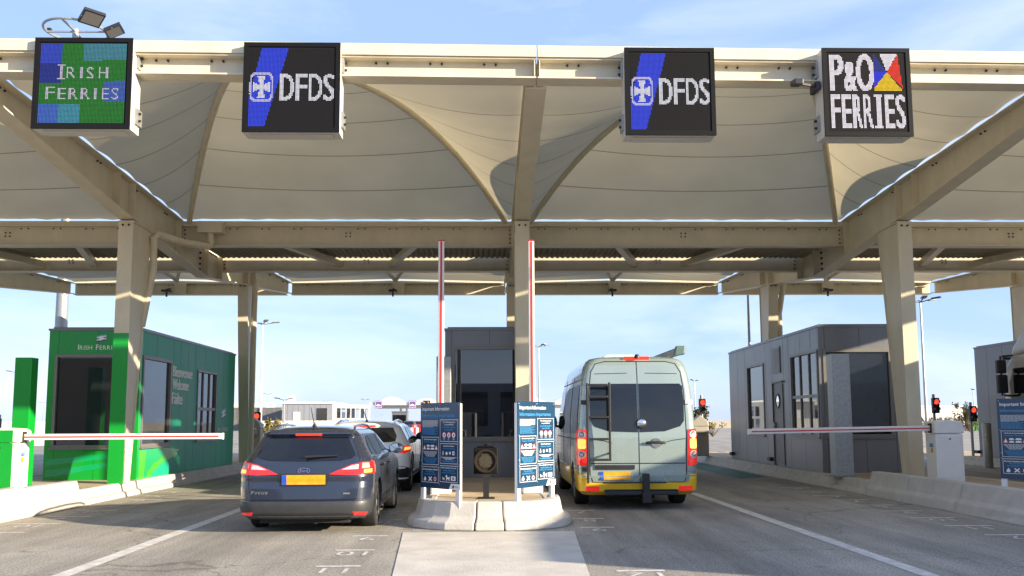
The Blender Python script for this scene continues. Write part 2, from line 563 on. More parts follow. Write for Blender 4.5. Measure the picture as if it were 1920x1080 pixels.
def kerb_profile(h, wb=0.30):   # (offset from base outward->inward, z)
    return [(0, 0), (0.03, h * .32), (0.11, h * .42), (0.15, h), (wb, h), (wb, 0)]
def kerb_run(mb, path, h, gaplen=1.0, start=0.0, side=1):
    """kerb stones along a polyline; side=+1: island on the left of travel"""
    prof = kerb_profile(h)
    pts = [Vector((p[0], p[1], 0)) for p in path]
    segs = []
    for a, b in zip(pts, pts[1:]):
        L = (b - a).length
        n = max(1, round(L / gaplen))
        for i in range(n):
            segs.append((a + (b - a) * (i / n), a + (b - a) * ((i + 1) / n)))
    def nrm(a, b):
        d = (b - a).normalized()
        return Vector((-d.y, d.x, 0)) * side
    for k, (a, b) in enumerate(segs):
        na = nb = nrm(a, b)
        if k > 0 and (segs[k - 1][1] - a).length < 1e-4:
            na = (na + nrm(*segs[k - 1])).normalized()
        if k + 1 < len(segs):
            nb = (nb + nrm(*segs[k + 1])).normalized()
        d = (b - a).normalized() * 0.006
        ra = [a + d + na * o + Vector((0, 0, z)) for o, z in prof]
        rb = [b - d + nb * o + Vector((0, 0, z)) for o, z in prof]
        n = len(prof)
        mb.add(ra + rb, [tuple(range(n - 1, -1, -1)), tuple(range(n, 2 * n))] + [(i, (i + 1) % n, n + (i + 1) % n, n + i) for i in range(n)])

def island(name, label, x0, x1, y0, y1, dz=.25, nose=None):
    t = thing(name, label, 'traffic island', ((x0 + x1) / 2, y0, 0))
    mb = MB()
    ys = y0 if nose is None else nose
    kerb_run(mb, [(x1, ys), (x1, y1), (x0, y1), (x0, ys)] + ([] if nose is not None else [(x1, ys)]), dz + .01, 1.0)
    mb.build('kerb', M['conc'], t, world=True, bev=.012)
    mb = MB()
    mb.box(x0 + .25, x1 - .25, (ys if nose is None else ys - .45) + .25, y1 - .25, 0.02, dz)
    mb.build('deck', M['deck'], t, world=True)
    return t
island('traffic_island', 'concrete kerbed island under the green booth', -9.95, -7.02, 8.0, 33.5)
isl_c = island('traffic_island', 'short ended concrete island between the car and the campervan', -1.12, 1.12, 12.0, 33.5, .25, nose=13.3)
island('traffic_island', 'concrete kerbed island carrying the grey booth with a door', 7.12, 10.0, 8.0, 34)
island('traffic_island', 'kerbed island at the right edge below the booth behind the lorry', 15.0, 18.2, 10.0, 40)
# rounded nose of the centre island: chamfered blocks
def nose_block(mb, outer, h):
    inner = []
    cx, cy = 0.0, 13.4
    sec = [(1.0, 0), (.985, .10), (.90, .155), (.86, h), (.72, h), (.70, 0)]
    n = len(sec)
    rings = []
    for (x, y) in outer:
        rings.append([(cx + (x - cx) * s, cy + (y - cy) * s, z) for s, z in sec])
    vs = [p for r_ in rings for p in r_]
    fs = [tuple(range(n - 1, -1, -1)), tuple(range((len(rings) - 1) * n, len(rings) * n))]
    for i in range(len(rings) - 1):
        for k in range(n):
            fs.append((i * n + k, i * n + (k + 1) % n, (i + 1) * n + (k + 1) % n, (i + 1) * n + k))
    mb.add(vs, fs)
HN = .36
def arc_pts(x0, y0, x1, y1, bulge, n=9):
    return [(x0 + (x1 - x0) * math.sin(t * math.pi / 2), y0 + (y1 - y0) * (1 - math.cos(t * math.pi / 2))) for t in [i / n for i in range(n + 1)]]
# left, middle, right block of the nose
lft = [(-1.17, 13.4), (-1.17, 13.1), (-1.15, 12.8), (-1.05, 12.5), (-.85, 12.27), (-.6, 12.12), (-.215, 12.04)]
mid = [(-.20, 12.035), (0, 12.03), (.185, 12.03)]
rgt = [(.20, 12.03), (.6, 12.1), (.85, 12.24), (1.02, 12.45), (1.13, 12.8), (1.15, 13.1), (1.15, 13.4)]
for pts in (lft, mid, rgt):
    mb = MB()
    nose_block(mb, pts, HN)
    mb.build('nose_block', M['conc'], isl_c, bev=.02, world=True)

# tall concrete barrier blocks standing on the outer islands' edges
def barrier_block(pts, h, label, side):
    prof = [(0, 0), (.02, .15), (.10, .21), (.16, h), (.36, h), (.42, 0)]
    mb = MB()
    rows = [[(x + side * o, y, z) for o, z in prof] for x, y in pts]
    n = len(prof)
    vs = [p for r_ in rows for p in r_]
    fs = [tuple(range(n)), tuple(range((len(rows) - 1) * n, len(rows) * n))]
    for i in range(len(rows) - 1):
        for k in range(n):
            fs.append((i * n + k, i * n + (k + 1) % n, (i + 1) * n + (k + 1) % n, (i + 1) * n + k))
    mb.add(vs, fs)
    o = mb.build('concrete_barrier', M['conc'], bev=.015)
    return tag(o, label, 'concrete barrier', 'tall concrete barrier blocks at the island edges')
barrier_block([(-7.0, 14.32), (-6.99, 16.1)], .43, 'tall pale concrete barrier block with a sloped end beside the left barrier box', -1)
barrier_block([(-7.0, 12.3), (-7.0, 14.30)], .45, 'tall pale concrete barrier block cut by the left edge of the photo', -1)
barrier_block([(7.08, 15.7), (7.06, 17.2)], .45, 'tall grey concrete barrier block stepping up from the kerb left of the white barrier box', 1)
barrier_block([(7.12, 14.0), (7.08, 15.68)], .45, 'tall grey concrete barrier block in front of the white barrier box', 1)
barrier_block([(7.14, 12.1), (7.12, 13.98)], .45, 'tall grey concrete barrier block cut by the right edge under the navy board', 1)

# ================================================================== CANOPY
FX = [-15.0, -7.25, 0.66, 8.45, 16.3]
can = thing('toll_canopy', 'large cream steel canopy with arched fabric roof over the lanes', 'canopy', (0, 20, 0))
def skew(x): return 0.018 * x
def ibeam(mb, x0, x1, y, z0, z1, wf=.3, tf=.022, tw=.014, sk=None, mi=0):
    f = sk or (lambda x: 0)
    def b(ya, yb, za, zb):
        mb.hexa([(x0, y + ya + f(x0), za), (x1, y + ya + f(x1), za), (x1, y + yb + f(x1), za), (x0, y + yb + f(x0), za)],
                [(x0, y + ya + f(x0), zb), (x1, y + ya + f(x1), zb), (x1, y + yb + f(x1), zb), (x0, y + yb + f(x0), zb)], mi)
    b(-wf / 2, wf / 2, z0, z0 + tf)
    b(-wf / 2, wf / 2, z1 - tf, z1)
    b(-tw / 2, tw / 2, z0 + tf, z1 - tf)
def bolts(mb, x0, x1, y, z, step, sk=None, r=.017, pair=.16, mi=1):
    x = x0
    f = sk or (lambda x: 0)
    while x < x1:
        for d in (-pair / 2, pair / 2):
            mb.lathe([(r, 0), (r, .02), (r * .55, .02), (r * .55, .035)], lambda a, b_, h, X=x + d: (X + a, y + f(X) - h, z + b_), 6, mi)
        x += step
for i in range(4):
    xa, xb = FX[i] + (.01 if i else 0), FX[i + 1] - .01
    # front beam with fascia
    mb = MB()
    ibeam(mb, xa, xb, 12.2, 6.13, 6.42, sk=skew)
    mb.hexa([(xa, 12.02 + skew(xa), 6.424), (xb, 12.02 + skew(xb), 6.424), (xb, 12.16 + skew(xb), 6.424), (xa, 12.16 + skew(xa), 6.424)],
            [(xa, 12.02 + skew(xa), 6.585), (xb, 12.02 + skew(xb), 6.585), (xb, 12.16 + skew(xb), 6.585), (xa, 12.16 + skew(xa), 6.585)])
    for xs in (xa + .02, xb - .03):
        mb.box(xs, xs + .014, 12.06 + skew(xs), 12.19 + skew(xs), 6.153, 6.397)
    bolts(mb, xa + .5, xb - .2, 12.19, 6.365, .75, sk=skew)
    mb.build('front_beam', [M['steel'], M['bolt']], can, world=True)
    for nm, y, z0, z1 in (('valley_beam', 20.9, 5.48, 5.96), ('valley_beam', 24.1, 5.42, 5.92), ('rear_beam', 32.7, 6.0, 6.42)):
        mb = MB()
        ibeam(mb, xa + .08, xb - .08, y, z0, z1)
        mb.box(xa + .08, xb - .08, y - .12, y - .02, z1 + .003, z1 + .10)
        if nm == 'valley_beam':
            for xs in (xa + .1, xb - .12):
                mb.box(xs, xs + .016, y - .14, y - .01, z0 + .024, z1 - .024)
                for k in range(4):
                    mb.lathe([(.018, 0), (.018, .03)], lambda a, b_, h, X=xs + (.07 if xs < (xa + xb) / 2 else -.055), Z=z0 + .09 + k * .1: (X + a, y - .008 - h, Z + b_), 6, 1)
        bolts(mb, xa + .55, xb - .2, y - .008, z1 - .06, .74)
        xm = (xa + xb) / 2
        for dx in (-.05, .05):
            for dz in (.24, .32):
                mb.lathe([(.016, 0), (.016, .03)], lambda a, b_, h, X=xm + dx, Z=z0 + dz: (X + a, y - .008 - h, Z + b_), 6, 1)
        if nm == 'rear_beam':
            mb.box(xm - .22, xm + .22, y - .16, y - .009, z0 + .024, z1 - .023)
        mb.build(nm, [M['steel'], M['bolt']], can, world=True)
    # ribbed gutter deck over the valley, diagonal braces
    mb = MB()
    n = int((xb - xa) / .14)
    for k in range(n):
        x = xa + .1 + k * .14
        mb.add([(x, 21.06, 5.80), (x + .05, 21.06, 5.76), (x + .09, 21.06, 5.76), (x + .13, 21.06, 5.80),
                (x, 23.94, 5.80), (x + .05, 23.94, 5.76), (x + .09, 23.94, 5.76), (x + .13, 23.94, 5.80)],
               [(0, 1, 5, 4), (1, 2, 6, 5), (2, 3, 7, 6)])
    mb.box(xa + .1, xb - .1, 21.06, 23.94, 5.803, 5.83)
    mb.build('gutter_deck', M['gutter'], can, world=True)
    for s in (0, 1):
        xx = xa + (xb - xa) * (.30 if s == 0 else .70)
        mb = MB()
        mb.bar((xx, 21.0, 5.6), (xx + (.9 if s == 0 else -.9), 24.0, 5.6), .16, .16)
        mb.build('brace', M['steel'], can, world=True)

# rafters running along the lanes, deepest over the valley
LOW = [(12.37, 6.09), (17.4, 5.52), (22.8, 5.06), (27.0, 5.48), (32.5, 6.02)]
UPP = [(12.37, 6.46), (17.4, 6.27), (20.9, 6.09), (24.1, 6.09), (27.0, 6.22), (32.5, 6.42)]
def lerp_pl(pl, y):
    for (a, za), (b, zb) in zip(pl, pl[1:]):
        if y <= b: return za + (zb - za) * (y - a) / (b - a)
    return pl[-1][1]
yy = sorted(set([p[0] for p in LOW + UPP] + [14, 15.7, 19.2, 25.5, 28.8, 30.6]))
for fi, X in enumerate(FX):
    mb = MB()
    ybr = 0
    for a, b in zip(yy, yy[1:]):
        la, lb, ua, ub = lerp_pl(LOW, a), lerp_pl(LOW, b), lerp_pl(UPP, a), lerp_pl(UPP, b)
        def bx(w0, z0a, z0b, z1a, z1b):
            mb.hexa([(X - w0, a, z0a), (X + w0, a, z0a), (X + w0, b, z0b), (X - w0, b, z0b)],
                    [(X - w0, a, z1a), (X + w0, a, z1a), (X + w0, b, z1b), (X - w0, b, z1b)])
        bx(.15, la, lb, la + .025, lb + .025)
        bx(.15, ua - .025, ub - .025, ua, ub)
        bx(.009, la + .025, lb + .025, ua - .025, ub - .025)
        for sx in (-1, 1):       # bolt pairs below the upper flange
            ym = (a + b) / 2
            zz = (ua + ub) / 2 - .075
            for d in (-.07, .07):
                mb.lathe([(.017, 0), (.017, .028)], lambda p, q, h, Y=ym + d, Z=zz, S=sx: (X + S * (.009 + h), Y + p, Z + q), 6, 1)
    for y in (17.25, 18.0, 20.75, 22.8, 24.0, 26.6, 27.4):
        z0, z1 = lerp_pl(LOW, y) + .03, lerp_pl(UPP, y) - .03
        for s in (-1, 1):
            mb.box(X + s * .011 if s > 0 else X - .145, X + .145 if s > 0 else X - .011, y - .008, y + .008, z0, z1)
    for k in range(6):           # splice plate bolts
        for s in (-1, 1):
            mb.lathe([(.03, 0), (.03, .04)], lambda p, q, h, Z=5.22 + k * .14, S=s: (X + S * (.012 + h), 22.5 + p, Z + q), 6, 1)
    mb.build('rafter', [M['steel'], M['bolt']], can, world=True)
    # columns: tapered, front flange upright
    for (cy, ztop, dirn) in ((17.95, 5.50, 1), (27.5, 5.49, -1)):
        ztop = lerp_pl(LOW, cy + dirn * .1) - .004
        mb = MB()
        gz = .25
        w2 = .145
        def sect(z, s0, s1, mi=0):
            pass
        d0, d1 = .34, .98
        zt = ztop - .05
        a0, a1 = cy, cy + dirn * d0
        b0, b1 = cy, cy + dirn * d1
        # front plate, rear plate, two recessed webs, head plate
        def slab_(ya0, ya1, yb0, yb1, wx):
            mb.hexa([(X - wx, ya0, gz), (X + wx, ya0, gz), (X + wx, ya1, gz), (X - wx, ya1, gz)],
                    [(X - wx, yb0, zt), (X + wx, yb0, zt), (X + wx, yb1, zt), (X - wx, yb1, zt)])
        slab_(a0, a0 + dirn * .02, b0, b0 + dirn * .02, w2)
        slab_(a1 - dirn * .02, a1, b1 - dirn * .02, b1, w2)
        slab_(a0 + dirn * .021, a1 - dirn * .021, b0 + dirn * .021, b1 - dirn * .021, w2 - .02)
        mb.box(X - w2 - .01, X + w2 + .01, min(b0, b1), max(b0, b1), zt + .002, zt + .03)
        for s in (-.06, .06):
            mb.lathe([(.022, 0), (.022, .02)], lambda p, q, h, S=s: (X + S + p, (cy if dirn > 0 else cy - .98) - h - .001, zt - .06 + q), 6, 1)
        c = mb.build('column', [M['steel'], M['bolt']], can, world=True)
        if fi == 1 and dirn == 1:
            mb = MB()
            mb.box(X - w2 - .004, X + w2 + .004, cy - .016, cy - .002, .25, 3.18)
            o = mb.build('green_cladding', M['green'], c)
            o.location = (-can.location.x, -can.location.y, 0)
        if fi in (1, 3):
            mb = MB()
            if dirn > 0:
                mb.tube([(X + .2, cy + 1.0, 4.6), (X + .2, cy + 1.0, 4.75), (X + .2, cy + .95, 5.28), (X + .24, cy + 1.05, 5.38), (X + .5, 20.0, 5.40), (X + .85, 20.55, 5.42), (X + .86, 20.6, 5.5), (X + .86, 20.6, 5.75)], .075, 12)
                mb.tube([(X + .1, cy + .75, 3.4), (X + .2, cy + 1.0, 4.65)], .075, 12)
                mb.box(X + .6, X + 1.15, 20.45, 20.74, 5.73, 5.99)
            else:
                mb.tube([(X + .26, 26.9, .3), (X + .26, 26.9, 4.6), (X + .32, 26.7, 5.3), (X + .34, 26.6, 5.6)], .085, 12)
            mb.build('downpipe', M['steel'], can, world=True, smooth=40)

# fabric roof
def arch(xm, ya, za, xc, yb, zb, t, rise):
    return Vector((xm + (xc - xm) * t, ya + (yb - ya) * t, za + (zb - za) * t + 4 * rise * t * (1 - t)))
def fabric(X0, X1, ya, yb, za, zb, upl):
    xm = (X0 + X1) / 2 - .1
    NT = 72
    rise = .98
    pan = [MB(), MB(), MB()]
    uvs = [[], [], []]
    sects = [[], [], []]
    e = .115
    for i in range(NT + 1):
        t = i / NT
        AL = arch(xm, ya, za, X0 + .28, yb, zb, t, rise)
        AR = arch(xm, ya, za, X1 - .28, yb, zb, t, rise)
        y = AL.y
        sc = .03 * abs(math.sin(math.pi * t * 9))
        FL = Vector((X0 + e + sc, y, upl(y) + .035 + sc * .8))
        FR = Vector((X1 - e - sc, y, upl(y) + .035 + sc * .8))
        for k, (P0, P1, n, sag) in enumerate(((FL, AL, 14, .13), (AL, AR, 24, .06), (AR, FR, 14, .13))):
            row = []
            L = (P1 - P0).length
            for j in range(n + 1):
                s = j / n
                p = P0.lerp(P1, s)
                p.z -= sag * L * .6 * 4 * s * (1 - s) * min(1, 4 * t) * (1.0 if k != 1 else math.sin(math.pi * min(1, t * 1.0)) ** .6)
                # scalloped edge along the low beams
                if i == NT: p.z += .03 * abs(math.sin(math.pi * s * L / .75))
                row.append(p)
            sects[k].append(row)
    for k in range(3):
        mb = pan[k]
        rows = sects[k]
        n = len(rows[0])
        vs = [p for r_ in rows for p in r_]
        fs = [(i * n + j, i * n + j + 1, (i + 1) * n + j + 1, (i + 1) * n + j) for i in range(NT) for j in range(n - 1)]
        mb.add(vs, fs)
        o = mb.build('fabric_panel', M['membrane'], can, world=True, smooth=60)
        me = o.data
        uvl = me.uv_layers.new(name='UVMap')
        co = {}
        for lp in me.loops:
            vi = lp.vertex_index
            t = (vi // n) / NT
            uvl.data[lp.index].uv = ((vi % n) / (n - 1), t * 6.4 + .5)
    for xc in (X0 + .28, X1 - .28):
        mb = MB()
        pts = [arch(xm, ya, za, xc, yb, zb, i / 30, rise) - Vector((0, 0, .075)) for i in range(31)]
        mb.tube(pts, .062, 12)
        for i in range(3, 30, 4):
            d = (pts[i + 1] - pts[i]).normalized()
            mb.tube([pts[i] - d * .05, pts[i] + d * .05], .068, 12)
        mb.build('arch_tube', M['steel'], can, world=True, smooth=45)
for i in range(4):
    fabric(FX[i], FX[i + 1], 12.45, 20.85, 6.58, 6.10, lambda y: lerp_pl(UPP, y))
    fabric(FX[i], FX[i + 1], 32.5, 24.15, 6.56, 6.08, lambda y: lerp_pl(UPP, y))
# floodlights hung under the rear beam
for i, X in enumerate((-11.45, -3.45, 4.4, 12.2)):
    xm = X
    mb = MB()
    mb.box(xm - .14, xm + .14, 31.95, 32.25, 6.02, 6.10)
    mb.bar((xm, 32.1, 6.12), (xm, 32.5, 6.2), .05, .05)
    mb.box(xm - .03, xm + .03, 32.1, 32.16, 5.86, 6.02)
    mb.build('floodlight', M['black'], can, world=True, bev=.01)

# ================================================================== LED SIGNS
def led_sign(label, x0, x1, z0, z1, yf, grid, depth=.33, side=1):
    """grid n x n x 3 linear emission colours, row 0 on top"""
    t = thing('led_sign', label, 'electronic sign', ((x0 + x1) / 2, yf + depth, z0), 0, 'square electronic signs hung on the front beam')
    mb = MB()
    mb.box(x0, x1, yf + .02, yf + depth, z0, z1)
    mb.box(x0 + .1, x1 - .1, yf + .1, yf + depth - .02, z0 - .012, z0 - .002)
    c = mb.build('casing', M['casing'], t, world=True, bev=.008)
    for zz in (z0 + .12, z1 - .35):
        for s in (-1, 1):
            mb = MB()
            X = x1 if s > 0 else x0
            a, b = (X + .002, X + .03) if s > 0 else (X - .03, X - .002)
            mb.box(a, b, yf + depth - .17, yf + depth + .02, zz, zz + .22)
            for k in range(2):
                mb.lathe([(.018, 0), (.018, .03)], lambda p, q, h, S=s, Z=zz + .06 + k * .1, B=b if s > 0 else a: (B + S * h, yf + depth - .1 + p, Z + q), 6, 1)
            mb.build('bracket', [M['galv'], M['bolt']], t, world=True)
    mb = MB()
    b = .055
    mb.box(x0 - .004, x1 + .004, yf - .01, yf + .018, z0 - .004, z0 + b)
    mb.box(x0 - .004, x1 + .004, yf - .01, yf + .018, z1 - b, z1 + .004)
    mb.box(x0 - .004, x0 + b, yf - .01, yf + .018, z0 + b + .0005, z1 - b - .0005)
    mb.box(x1 - b, x1 + .004, yf - .01, yf + .018, z0 + b + .0005, z1 - b - .0005)
    mb.build('bezel', M['bezel'], t, world=True)
    mb = MB()
    mb.box(x0 + b, x1 - b, yf + .003, yf + .018, z0 + b, z1 - b)
    scr = mb.build('screen', M['ledback'], t, world=True)
    n = grid.shape[0]
    pw, ph = (x1 - x0 - 2 * b - .04) / n, (z1 - z0 - 2 * b - .04) / n
    mb = MB()
    cols = []
    f = .37
    for r in range(n):
        for c_ in range(n):
            cx, cz = x0 + b + .02 + (c_ + .5) * pw, z1 - b - .02 - (r + .5) * ph
            mb.add([(cx - pw * f, yf, cz - ph * f), (cx + pw * f, yf, cz - ph * f), (cx + pw * f, yf, cz + ph * f), (cx - pw * f, yf, cz + ph * f)], [(0, 1, 2, 3)])
            cols += [(*grid[r, c_], 1.0)] * 4
    o = mb.build('led_matrix', M['led'], scr)
    o.location = (-t.location.x, -t.location.y, -t.location.z)
    at = o.data.color_attributes.new('led', 'FLOAT_COLOR', 'POINT')
    at.data.foreach_set('color', np.array(cols, np.float32).ravel())
    return t
N = 64
gg = (np.arange(N) + .5) / N
GX, GY = np.meshgrid(gg, gg)
rng = np.random.default_rng(3)
def paint(g_, mask, c): g_[mask] = c
BLK = (.006, .0055, .006)
# green/blue block sign
g1 = np.zeros((N, N, 3)); g1[:] = (.01, .21, .02)
paint(g1, (GX < .25) & (GY < .25), (.03, .07, .62)); paint(g1, (GX < .25) & (GY >= .25) & (GY < .5), (.012, .03, .30))
paint(g1, (GX > .5) & (GY < .22 - .04 * (GX - .5)), (.06, .26, .34))
paint(g1, (GX > .75) & (GY > .48 - .03 * (GX - .75)) & (GY < .74), (.05, .13, .50))
paint(g1, (GX < .23) & (GY > .77), (.05, .15, .60)); paint(g1, (GX >= .23) & (GX < .48) & (GY > .765), (.05, .30, .42))
tx = ((GX > .235) & (GX < .268) & (GY > .27) & (GY < .445)) | ((GX > .21) & (GX < .295) & (((GY > .265) & (GY < .285)) | ((GY > .43) & (GY < .45)))) | raster('R', N, .31, .42, .30, .445) | ((GX > .465) & (GX < .495) & (GY > .30) & (GY < .445)) | raster('S', N, .54, .63, .30, .445) | raster('H', N, .68, .79, .30, .445)
for i, (ch, a, b) in enumerate((('F', .08, .18), ('E', .22, .31), ('R', .35, .45), ('R', .49, .59), ('I', .645, .672), ('E', .73, .81), ('S', .84, .92))):
    tx |= raster(ch, N, a, b, .54 if i == 0 else .56, .70)
for a in (.19, .26):  # serifs of the capital I
    pass
paint(g1, tx, (.62, .56, .68))
g1 *= rng.uniform(.86, 1.08, (N, N, 1))
# blue slash sign
g2 = np.zeros((N, N, 3)); g2[:] = BLK
band = (GX > .16 - .18 * GY * 1.2 - .02) & (GX < .46 - .27 * GY)
paint(g2, band, (.025, .06, .85))
ex, ey = (GX - .145) / .135, (GY - .5) / .19
rad = (np.abs(ex) ** 4 + np.abs(ey) ** 4) ** .25
cross = ((np.abs(ex) < .16 + .42 * np.abs(ey) ** 2.2) | (np.abs(ey) < .16 + .42 * np.abs(ex) ** 2.2)) & (rad < .74)
paint(g2, (rad > .86) & (rad < 1.02), (.62, .60, .95))
paint(g2, cross, (.85, .85, .95))
tx = np.zeros((N, N), bool)
for ch, a, b in (('D', .36, .515), ('F', .545, .67), ('D', .70, .85), ('S', .87, .995)):
    tx |= thick(raster(ch, N, a, b, .33, .67))
paint(g2, tx, (.80, .80, .88))
g2 *= rng.uniform(.9, 1.05, (N, N, 1))
# white lettering with a four colour flag
g4 = np.zeros((N, N, 3)); g4[:] = BLK
tx = thick(raster('P', N, .02, .17, .01, .49)) | thick(raster('&', N, .20, .34, .10, .49)) | thick(raster('O', N, .36, .57, .0, .49))
tx = tx | thick(tx)
for i, ch in enumerate('FERRIES'):
    a = .02 + i * .14
    q = thick(raster(ch, N, a + (.03 if ch == 'I' else 0), a + (.08 if ch == 'I' else .11), .53, .97))
    tx |= q
    if ch == 'I':
        tx |= (GX > a) & (GX < a + .115) & (((GY > .53) & (GY < .565)) | ((GY > .935) & (GY < .97)))
paint(g4, tx, (1.0, .92, 1.0))
cx_, cy_ = .765, .24
fl = (GX > .59) & (GX < .98) & (GY < .485)
dx, dy = (GX - cx_), (GY - cy_)
sl = dy / np.where(np.abs(dx) < 1e-6, 1e-6, dx)
lef = fl & (dx < 0) & (np.abs(dy) < -dx * 1.5) & (GX > .60)
rig = fl & (dx > 0) & (dy > -dx * 1.55) & (dy < dx * 1.05) & (GX < .97 - .12 * (.48 - GY))
bot = fl & (dy > 0) & (np.abs(dx) < dy * .82) & ~rig
top = fl & (dy < 0) & (dx > dy * .35) & (dx < -dy * .62)
paint(g4, lef & (GY < .24), (.01, .03, .30)); paint(g4, lef & (GY >= .24), (.01, .03, .9)); paint(g4, rig, (1.0, .035, .01)); paint(g4, bot, (1.0, .66, .0)); paint(g4, top, (1.0, .92, 1.0))
g4 *= rng.uniform(.92, 1.05, (N, N, 1))
led_sign('square LED sign with green and blue blocks and dotted white words', -6.09, -4.80, 5.32, 6.57, 11.85, g1)
led_sign('square black LED sign with blue slash and four white letters, nearer the green sign', -3.31, -2.02, 5.29, 6.53, 11.87, g2)
led_sign('square black LED sign with blue slash and white letters, beside the colourful flag sign', 1.85, 3.08, 5.275, 6.50, 11.9, g2)
led_sign('square LED sign with bold white words and a blue red yellow flag', 4.58, 5.79, 5.27, 6.51, 11.9, g4)
cc = thing('security_camera', 'small black security camera on an arm left of the flag sign', 'security camera', (4.45, 12.05, 6.05))
mb = MB(); mb.bar((4.55, 12.0, 6.0), (4.28, 11.95, 6.02), .03, .03); mb.box(4.5, 4.56, 11.95, 12.2, 5.95, 6.06); mb.build('arm', M['black'], cc, world=True)
mb = MB(); mb.hexa([(4.16, 11.82, 5.97), (4.28, 11.82, 5.97), (4.28, 12.02, 6.0), (4.16, 12.02, 6.0)], [(4.16, 11.82, 6.05), (4.28, 11.82, 6.05), (4.28, 12.02, 6.08), (4.16, 12.02, 6.08)]); mb.build('housing', M['black'], cc, world=True, bev=.01)

# ================================================================== BOOTHS
def wall_open(mb, axis, a0, a1, z0, z1, d0, d1, ops, mi=0):
    As = sorted({a0, a1, *[o[0] for o in ops], *[o[1] for o in ops]})
    Zs = sorted({z0, z1, *[o[2] for o in ops], *[o[3] for o in ops]})
    for a, b in zip(As, As[1:]):
        for c, d in zip(Zs, Zs[1:]):
            ca, cz = (a + b) / 2, (c + d) / 2
            if any(o[0] < ca < o[1] and o[2] < cz < o[3] for o in ops): continue
            if axis == 'x': mb.box(a, b, d0, d1, c, d, mi)
            else: mb.box(d0, d1, a, b, c, d, mi)
def abox(mb, axis, a0, a1, d0, d1, z0, z1, mi=0):
    d0, d1 = min(d0, d1), max(d0, d1)
    if axis == 'x': mb.box(a0, a1, d0, d1, z0, z1, mi)
    else: mb.box(d0, d1, a0, a1, z0, z1, mi)
def window(t, axis, a0, a1, z0, z1, d, out, mull=(), rails=(), fw_=.055, proud=.02, gl='glass'):
    """out: +1/-1 outward direction along the wall normal; wall surface at d"""
    o1, o0 = d + out * proud, d - out * .07
    mb = MB()
    abox(mb, axis, a0, a1, o0, o1, z0, z0 + fw_)
    abox(mb, axis, a0 - .03, a1 + .03, d + out * .001, o1 + out * .035, z0 - .03, z0 - .002)
    abox(mb, axis, a0, a1, o0, o1, z1 - fw_, z1)
    abox(mb, axis, a0, a0 + fw_, o0, o1, z0 + fw_, z1 - fw_)
    abox(mb, axis, a1 - fw_, a1, o0, o1, z0 + fw_, z1 - fw_)
    for m_ in mull:
        abox(mb, axis, m_ - .022, m_ + .022, d - out * .06, d - out * .005, z0 + fw_, z1 - fw_)
    for r in rails:
        abox(mb, axis, a0 + fw_, a1 - fw_, d - out * .062, d + out * .004, r - .035, r + .035)
    w_ = mb.build('window', M['frame'], t)
    mb = MB()
    abox(mb, axis, a0 + fw_ * .6, a1 - fw_ * .6, d - out * .045, d - out * .035, z0 + fw_ * .6, z1 - fw_ * .6)
    mb.build('pane', M[gl], w_)
    return w_
def joint(mb, axis, a, d, out, z0, z1, wdt=.008):
    abox(mb, axis, a - wdt / 2, a + wdt / 2, d, d + out * .0015, z0, z1, 1)
def booth_shell(t, W, L, H, m_, fo, lo, ro, joints, mroof):
    th = .1
    mb = MB()
    wall_open(mb, 'x', 0, W, 0, H, 0, th, fo)
    wall_open(mb, 'y', th, L - th, 0, H, 0, th, lo)
    wall_open(mb, 'y', th, L - th, 0, H, W - th, W, ro)
    wall_open(mb, 'x', 0, W, 0, H, L - th, L, [(.3, W - .3, .9, 2.5)])
    for j in joints: joint(mb, *j)
    wl = mb.build('wall', m_, t)
    mb = MB()
    mb.box(-.02, W + .02, -.02, L + .02, H + .002, H + .045)
    mb.box(.05, W - .05, .05, L - .05, H + .047, H + .08)
    for k in range(int(L / 1.6)):
        mb.box(-.03, .0, .7 + k * 1.6, .74 + k * 1.6, H + .046, H + .06)
        mb.box(W, W + .03, .7 + k * 1.6, .74 + k * 1.6, H + .046, H + .06)
    mb.build('roof', mroof, t)
    mb = MB()
    mb.box(.11, W - .11, .11, L - .11, .02, .06)
    mb.box(.12, W - .12, .5, 1.1, .72, .76)
    mb.box(.3, .75, 1.6, 2.05, .48, .56)
    mb.box(.3, .75, 2.0, 2.08, .56, 1.15)
    mb.box(.5, .54, .55, .62, .76, 1.2)
    mb.box(.35, .85, .56, .6, .95, 1.28)
    mb.box(.11, W - .11, L * .45, L * .45 + .08, .06, H - .05)
    mb.build('interior', M['dark_in'], t)
    return wl

# green booth
W, L, H = 1.9, 7.3, 3.1
bt = thing('toll_booth', 'glossy green booth with welcome lettering and tinted windows on the left island', 'toll booth', (-9.22, 19.15, .25), R_(.5))
js = [('x', a, 0, -1, 0, H) for a in (.2,)] + [('x', 1.02, 0, -1, 0, .62), ('x', 1.02, 0, -1, 2.66, H), ('x', 1.72, 0, -1, 0, .62)]
js += [('y', .62 * k, W, 1, 0 if k in (3, 4, 5) or k > 8 else 2.62, H) for k in range(1, 12) if k not in (4,)] + [('y', k, W, 1, 0, H) for k in (2.28, 3.0, 5.9, 6.5)]
booth_shell(bt, W, L, H, [M['green'], M['gjoint']],
            [(.14, 1.78, .66, 2.6)], [], [], [], M['grey'])
